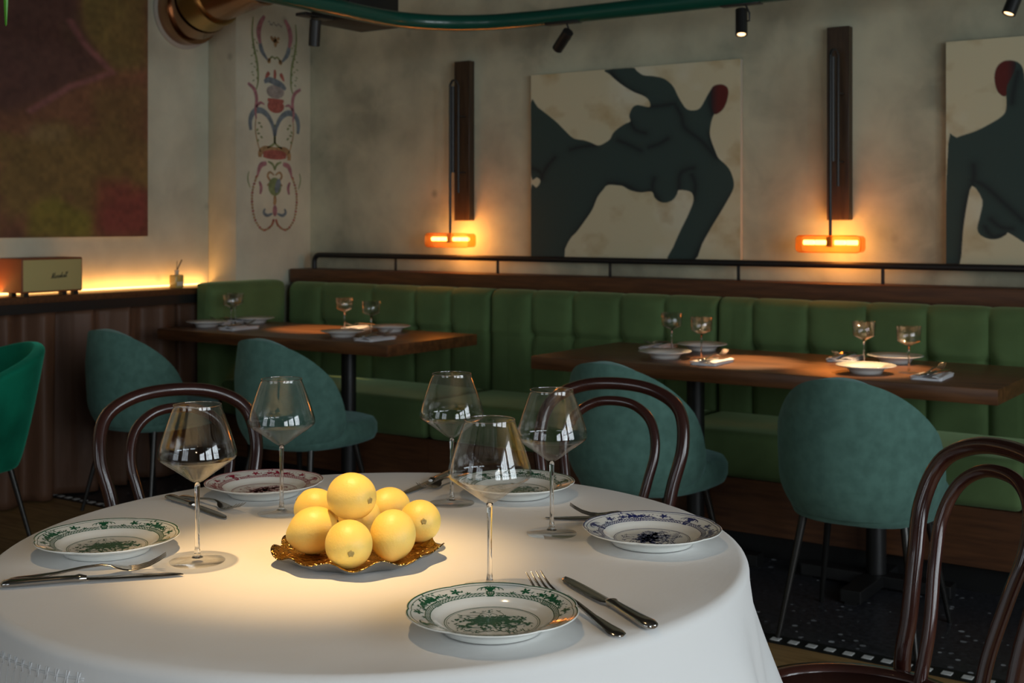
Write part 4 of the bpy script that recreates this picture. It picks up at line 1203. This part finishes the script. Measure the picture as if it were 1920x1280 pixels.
# ------------------------------------------------------------ patterned plates
PR = 0.107
def scal(a, r):
    """lobed outline of the rim"""
    k = max(0.0, (r - .058) / (PR - .058)) ** 1.5
    c = abs(math.sin(3 * a)) ** .55
    return 1 + k * (.036 * c - .026 + .004 * abs(math.sin(6 * a + .4)))
TOPP = [(0, .0062), (.040, .0062), (.058, .0064), (.064, .0078), (.070, .0115), (.0745, .0150), (.080, .0170), (.092, .0200), (.1050, .0240), (.107, .0246)]
def ph_(r):
    for (a, za), (b_, zb) in zip(TOPP[:-1], TOPP[1:]):
        if r <= b_: return za + (zb - za) * (r - a) / (b_ - a)
    return TOPP[-1][1]
def plate_pattern(seed):
    rr = random.Random(seed); D = []
    def pt(r, a, lift=.00025):
        r = min(r, .1062); s = scal(a, r); return Vector((r * s * math.cos(a), r * s * math.sin(a), ph_(r) + lift))
    def xy(x, y, lift=.00025): return pt(math.hypot(x, y), math.atan2(y, x), lift)
    def line(pts, w0, w1=None):
        """pts: list of (x,y) in plate plane; tapered ribbon"""
        P = [Vector((x, y, 0)) for x, y in pts]; n = len(P); vs, fs = [], []
        w1 = w0 if w1 is None else w1
        for i, p in enumerate(P):
            t = (P[min(i + 1, n - 1)] - P[max(i - 1, 0)]).normalized(); nn = Vector((-t.y, t.x, 0)); q = i / max(1, n - 1); ww = w0 + (w1 - w0) * q
            a = p + nn * ww; b_ = p - nn * ww
            vs += [xy(a.x, a.y), xy(b_.x, b_.y)]
        for i in range(n - 1): fs.append((2 * i, 2 * i + 1, 2 * i + 3, 2 * i + 2))
        D.append((vs, fs))
    def curve(pts, w0, w1=None, per=5): line([(p.x, p.y) for p in smoothpts([(x, y, 0) for x, y in pts], per)], w0, w1)
    def leafp(x, y, L_, a, w=.32):
        vs = []
        for k, q in ((0, 0), (.3, .8), (.6, 1), (1, 0), (.6, -1), (.3, -.8)):
            dx = k * L_; dy = q * L_ * w * .5
            vs.append(xy(x + dx * math.cos(a) - dy * math.sin(a), y + dx * math.sin(a) + dy * math.cos(a), .0003))
        D.append((vs, [(0, 1, 2, 3), (0, 3, 4, 5)]))
    def ring(r, w, a0=0, a1=2 * PI, n=144):
        vs, fs = [], []
        for k in range(n + 1):
            a = a0 + (a1 - a0) * k / n; vs += [pt(r - w, a), pt(r + w, a)]
        for k in range(n): fs.append((2 * k, 2 * k + 1, 2 * k + 3, 2 * k + 2))
        D.append((vs, fs))
    ring(.1054, .0009); ring(.1008, .0004); ring(.0590, .00045); ring(.0565, .00025)
    # trellis band in arcs between the motifs
    for k in range(6):
        c = PI / 2 + k * PI / 3
        a0, a1 = c + math.radians(5), c + math.radians(55)
        ring(.0765, .0005, a0, a1, 30); ring(.0828, .0005, a0, a1, 30)
        m = 13
        for i in range(m):
            u0 = a0 + (a1 - a0) * i / m; u1 = a0 + (a1 - a0) * (i + 1.6) / m
            if u1 > a1: u1 = a1
            for (ra, rb) in ((.0765, .0828), (.0828, .0765)):
                line([(ra * math.cos(u0), ra * math.sin(u0)), (.0797 * math.cos((u0 + u1) / 2), .0797 * math.sin((u0 + u1) / 2)), (rb * math.cos(u1), rb * math.sin(u1))], .00038)
        # small leaves growing on top of the band
        for q in (.3, .7):
            a = a0 + (a1 - a0) * q
            for s in (-1, 0, 1): leafp(.083 * math.cos(a), .083 * math.sin(a), .0055, a + s * .9)
    def loc(a, u, v):  # u along the rim, v outward from r = .080
        r = .078 + v; aa = a - u / .088
        return r * math.cos(aa), r * math.sin(aa)
    for k in range(3):
        a = PI / 2 + k * 2 * PI / 3                 # vase with plume
        for u in (-.0045, -.003, -.001, .001, .003, .0045):
            x0, y0 = loc(a, u * .6, -.002); x1, y1 = loc(a, u * 1.3, .004); x2, y2 = loc(a, u * .8, .0085); curve([(x0, y0), (x1, y1), (x2, y2)], .0006)
        for v in (-.002, .003, .0085): curve([loc(a, -.006, v), loc(a, 0, v - .0006), loc(a, .006, v)], .0006)
        for s in (-1, 1):
            for w_ in (.4, .75, 1.1):
                curve([loc(a, s * .001, .008), loc(a, s * .006 * w_, .0195 - w_ * .002), loc(a, s * .013 * w_, .0185 - w_ * .003), loc(a, s * .0155 * w_, .0110)], .0010, .0004)
        leafp(*loc(a, 0, .008), .014, a, .22)
        a = PI / 2 + PI / 3 + k * 2 * PI / 3        # flower basket
        for u in (-.007, -.0035, 0, .0035, .007):
            curve([loc(a, u * .7, -.003), loc(a, u * 1.2, .005)], .0008)
        curve([loc(a, -.009, .005), loc(a, .009, .005)], .0008)
        for _ in range(105):
            u = rr.gauss(0, .0125); v = .009 + abs(rr.gauss(0, .0055)); v = min(v, .0225)
            x, y = loc(a, u, v); leafp(x, y, rr.uniform(.0035, .0062), rr.uniform(0, 6.28), rr.uniform(.3, .55))
        for s in (-1, 1):
            curve([loc(a, s * .006, .010), loc(a, s * .017, .012), loc(a, s * .026, .010)], .0004)
            for i in range(9):
                x, y = loc(a, s * (.012 + .0018 * i), .0115 + .001 * math.sin(i)); leafp(x, y, .005, rr.uniform(0, 6.28), .4)
        for u in (-.006, .001, .007):
            x, y = loc(a, u, .012)
            for q in range(7): leafp(x, y, .0034, q * .9, .7)
    for k in range(6):                              # sprigs
        a = PI / 2 + PI / 6 + k * PI / 3
        x, y = loc(a, 0, .014)
        for q in range(5): leafp(x, y, .0078, q * 1.26 + .3 + k, .5)
        curve([(x, y), loc(a, .006, .012), loc(a, .010, .015)], .0004)
        for q in range(3): leafp(*loc(a, .007 + .002 * q, .0135), .0035, rr.uniform(0, 6), .45)
    # centre bouquet
    for _ in range(380):
        x = rr.gauss(0, .0205); y = rr.gauss(.002, .0120)
        if math.hypot(x / 1.6, y) > .030: continue
        leafp(x, y, rr.uniform(.004, .009), rr.uniform(0, 6.28), rr.uniform(.3, .6))
    for k in range(9): # blossoms as petal rings
        x, y = rr.gauss(0, .012), rr.gauss(.004, .006)
        for q in range(8): leafp(x, y, .0055, q * .785, .6)
    for k in range(22):
        a = 2 * PI * k / 22 + rr.uniform(-.1, .1); r0, r1 = .018, rr.uniform(.034, .049)
        b_ = a + rr.choice((-1, 1)) * .35
        curve([(r0 * math.cos(a), r0 * math.sin(a)), ((r0 + r1) / 2 * math.cos(a), (r0 + r1) / 2 * math.sin(a)), (r1 * math.cos(b_), r1 * math.sin(b_))], .0004)
        for q in range(4): leafp(r1 * math.cos(b_) + rr.gauss(0, .002), r1 * math.sin(b_) + rr.gauss(0, .002), .0042, rr.uniform(0, 6.28), .45)
    line([(-.045, -.020), (0, -.024), (.050, -.006)], .0005)
    for x in range(-4, 5):
        for q in range(1): curve([(x * .009, -.030 + .001 * x), (x * .009 + .003, -.036), (x * .009 + .008, -.033), (x * .009 + .006, -.029)], .0006)
    return join(D)
PAT = plate_pattern(11)
def pattern_plate(x, y, rz, ink, label, first={}):
    r = empty('patterned_plate', (x, y, ZT), rz, label, 'plate', 'patterned porcelain plates on the round table')
    if 'body' not in first:
        prof = TOPP + [(.1074, .0240), (.107, .0228), (.092, .0172), (.078, .0125), (.068, .0055), (.0645, .0010), (.0630, 0), (.0610, 0), (.060, .0022), (.04, .003), (0, .003)]
        o = lathe('plate_body', prof, M['porcelain'], r, n=144, sx=lambda a, rr, z: scal(a, rr)); first['body'] = o
    else:
        o = first['body'].copy(); COL.objects.link(o); o.parent = r
    if ink not in first:
        p = mk('printed_pattern', PAT[0], PAT[1], M[ink], r, False); first[ink] = p
    else:
        p = first[ink].copy(); COL.objects.link(p); p.parent = r
    return r
D1 = math.radians
pattern_plate(-1.585, 1.218, D1(56), 'ink_green', 'green patterned plate at the left edge of the round table')
pattern_plate(-1.680, 1.638, D1(86), 'ink_red', 'red patterned plate at the back left of the round table')
pattern_plate(-1.297, 1.900, D1(75), 'ink_green', 'green patterned plate at the back of the round table, behind the wine glasses')
pattern_plate(-0.925, 1.732, D1(106), 'ink_blue', 'blue patterned plate at the right edge of the round table')
pattern_plate(-0.893, 1.256, D1(37), 'ink_green', 'green patterned plate nearest the camera')

# ------------------------------------------------------------ wine glasses
def wine_glass(x, y, label, first=[None]):
    if first[0] is not None:
        r = copy_tree(first[0]); r.location = (x, y, ZT); r['label'] = label; return r
    r = empty('wine_glass', (x, y, ZT), 0, label, 'glass', 'large wine glasses on the round table')
    out = smoothpts([(.0035, 0, .1165), (.010, 0, .1195), (.030, 0, .1350), (.0500, 0, .1500), (.0562, 0, .1560), (.0572, 0, .1630), (.0545, 0, .1760), (.0470, 0, .2010), (.0400, 0, .2220), (.0355, 0, .2350), (.0348, 0, .2400)], 5)
    for p in out: p.z = .1165 + (p.z - .1165) * .925
    prof = [(p.x, p.z) for p in out]
    inner = [(max(p.x - .0011, 0.0), p.z + (.0016 if p.z < .15 else .0003)) for p in out[2:]]
    inner[-1] = (out[-1].x - .0008, out[-1].z)
    prof = prof + inner[::-1] + [(0, .1205)]
    bowl = lathe('bowl', prof, M['glass_thin'], r, n=72)
    tube('rim', [(.0344 * math.cos(a), .0344 * math.sin(a), .1165 + .1235 * .925) for a in [2 * PI * k / 72 for k in range(72)]], .0007, M['glass_rim'], bowl, n=8, closed=True)
    lathe('stem', [(0, .1178), (.0046, .1168), (.0040, .110), (.0034, .090), (.0031, .05), (.0034, .022), (.0048, .010), (.0085, .0058), (0, .0050)], M['glass_solid'], r, n=24)
    lathe('foot', [(0, .0060), (.009, .0056), (.018, .0036), (.039, .0014), (.0405, .0008), (.040, 0.0), (0, 0)], M['glass_foot'], r, n=64)
    first[0] = r
    return r
wine_glass(-1.426, 1.255, 'large wine glass at the left, between the green plate with cutlery and the lemons')
wine_glass(-1.543, 1.545, 'large wine glass in front of the red patterned plate')
wine_glass(-1.348, 1.772, 'large wine glass farthest back, beside the rear cutlery')
wine_glass(-1.084, 1.690, 'large wine glass to the left of the blue patterned plate')
wine_glass(-0.991, 1.388, 'large wine glass nearest the camera, standing behind the front green plate')

# ------------------------------------------------------------ cutlery on the round table
def cut(kind, p0, p1, z, label, roll=0, zt=0):
    o = make_knife() if kind == 'k' else make_fork()
    # make_* built the shared prototypes above, so these are always copies
    lay(o, p0, p1, z, label, 'knife' if kind == 'k' else 'fork', 'knives on the round table' if kind == 'k' else 'forks on the round table', .221 if kind == 'k' else .202, roll, zt)
cut('f', (-0.742, 1.312), (-0.953, 1.427), ZT, 'fork with upturned tines beside the front green plate', 0, 0.01)
cut('k', (-0.723, 1.357), (-0.948, 1.494), ZT, 'knife lying beside the fork at the front green plate')
cut('f', (-1.562, 1.033), (-1.429, 1.200), ZT, 'fork with upturned tines in front of the left green plate', 0, 0.01)
cut('k', (-1.545, 1.012), (-1.388, 1.196), ZT, 'knife in front of the left green plate')
cut('f', (-1.786, 1.534), (-1.597, 1.503), ZT, 'fork beside the red patterned plate')
cut('k', (-1.795, 1.511), (-1.590, 1.463), ZT, 'knife beside the red patterned plate')
cut('k', (-1.505, 1.985), (-1.464, 1.771), ZT, 'knife beside the rear green plate')
cut('f', (-1.470, 1.998), (-1.446, 1.805), ZT, 'fork beside the rear green plate')
cut('k', (-0.955, 1.893), (-1.147, 1.768), ZT, 'knife reaching out behind the blue patterned plate')
cut('f', (-0.935, 1.868), (-1.103, 1.773), ZT, 'fork behind the blue patterned plate', 0, 0.06)

# ------------------------------------------------------------ tray and lemons
def tray(x, y, rz):
    r = empty('gold_tray', (x, y, ZT), rz, 'gold leaf shaped tray with wavy raised rim under the lemons', 'tray')
    n = 160; V, Fc = [], []; rows = []
    def rim(a): return 1 + .035 * math.sin(9 * a) + .02 * math.sin(5 * a + 1)
    prof = [(.0, .006), (.03, .006), (.06, .006), (.085, .0065), (.10, .009), (.112, .0125), (.120, .0170), (.1225, .0190), (.1235, .0175), (.119, .0135), (.110, .010), (.098, .004), (.09, .001), (.085, 0), (.03, 0.0), (0, 0)]
    nn = 8
    top, bot = [], []
    def build(pr):
        V, Fc, rows = [], [], []
        for q, z in pr:
            if q == 0: rows.append([len(V)]); V.append((0, 0, z)); continue
            row = []
            for k in range(n):
                a = 2 * PI * k / n; g = (q / .1225) ** 3
                s = 1 + (rim(a) - 1) * g
                zz = z + (.0036 * math.sin(11 * a) + .0022 * math.sin(7 * a + 2)) * g * (1 if z > .002 else 0)
                zz = max(zz, 0.0 if z < .002 else .001)
                row.append(len(V)); V.append((q * s * math.cos(a), q * s * math.sin(a), zz))
            rows.append(row)
        for a, b_ in zip(rows[:-1], rows[1:]):
            for k in range(n):
                k2 = (k + 1) % n
                if len(a) == 1: Fc.append((a[0], b_[k], b_[k2]))
                elif len(b_) == 1: Fc.append((a[k], b_[0], a[k2]))
                else: Fc.append((a[k], b_[k], b_[k2], a[k2]))
        return V, Fc
    v, f = build(prof[:9]); mk('leaf_dish', v, f, M['gold'], r)
    v, f = build(prof[8:]); mk('underside', v, f, M['silver_back'], r)
tray(-1.247, 1.407, 0.4)

def lemon(c, axis, label, first=[None], s=1.0):
    """axis: direction of the stem end"""
    if first[0] is None:
        r = empty('lemon')
        n = 48; V = []; Fc = []; rows = []
        prof = []
        for k in range(33):
            t = PI * k / 32; x = -math.cos(t)      # -1 blossom end .. +1 stem end
            rr = math.sin(t) ** .96 * .0350
            z = x * .0385
            if x < -.80: z -= .0045 * ((-.80 - x) / .20) ** 1.2; rr *= 1 - .15 * ((-.80 - x) / .20)
            if x > .93: z -= .0012 * ((x - .93) / .07)
            prof.append((max(rr, 0) if 0 < k < 32 else 0, z))
        lathe('peel', prof, M['lemon'], r, n=48)
        lathe('stem_end', [(0, .0368), (.0046, .0366), (.0048, .0378), (.0040, .0388), (.0020, .0383), (0, .0381)], M['lemon_stem'], r, n=12, sx=lambda a, q, z: 1 + .18 * math.sin(5 * a))
        first[0] = r
    else: r = copy_tree(first[0])
    r.location = c; r.rotation_euler = Vector(axis).to_track_quat('Z', 'Y').to_euler(); r.scale = (s * .965,) * 3
    tag(r, label, 'lemon', 'lemons piled on the gold tray')
    return r
LZ = .7925
lemon((-1.199, 1.334, LZ), (.566 + .20, -.824 + .10, -.13), 'lemon at the front of the pile with its stem end facing the camera')
lemon((-1.297, 1.366, LZ), (.75, .62, .25), 'lemon at the left front of the pile', s=1.02)
lemon((-1.182, 1.411, LZ), (-.35, .55, .75), 'lemon at the right front of the pile, below the right one', s=1.0)
lemon((-1.205, 1.503, LZ - .001), (.566 + .22, -.824 + .13, .22), 'lemon at the right end of the pile with its stem end showing', s=.95)
lemon((-1.382, 1.462, LZ), (-.6, -.3, .4), 'lemon at the back left of the pile', s=1.0)
lemon((-1.295, 1.534, LZ), (.2, .9, .2), 'lemon at the back right of the pile', s=1.0)
lemon((-1.284, 1.453, LZ), (.1, .2, .9), 'lemon hidden in the middle of the pile', s=.97)
lemon((-1.250, 1.397, .8430), (.90, -.04, -.03), 'lemon on top of the pile with its stem end to the right', s=1.03)
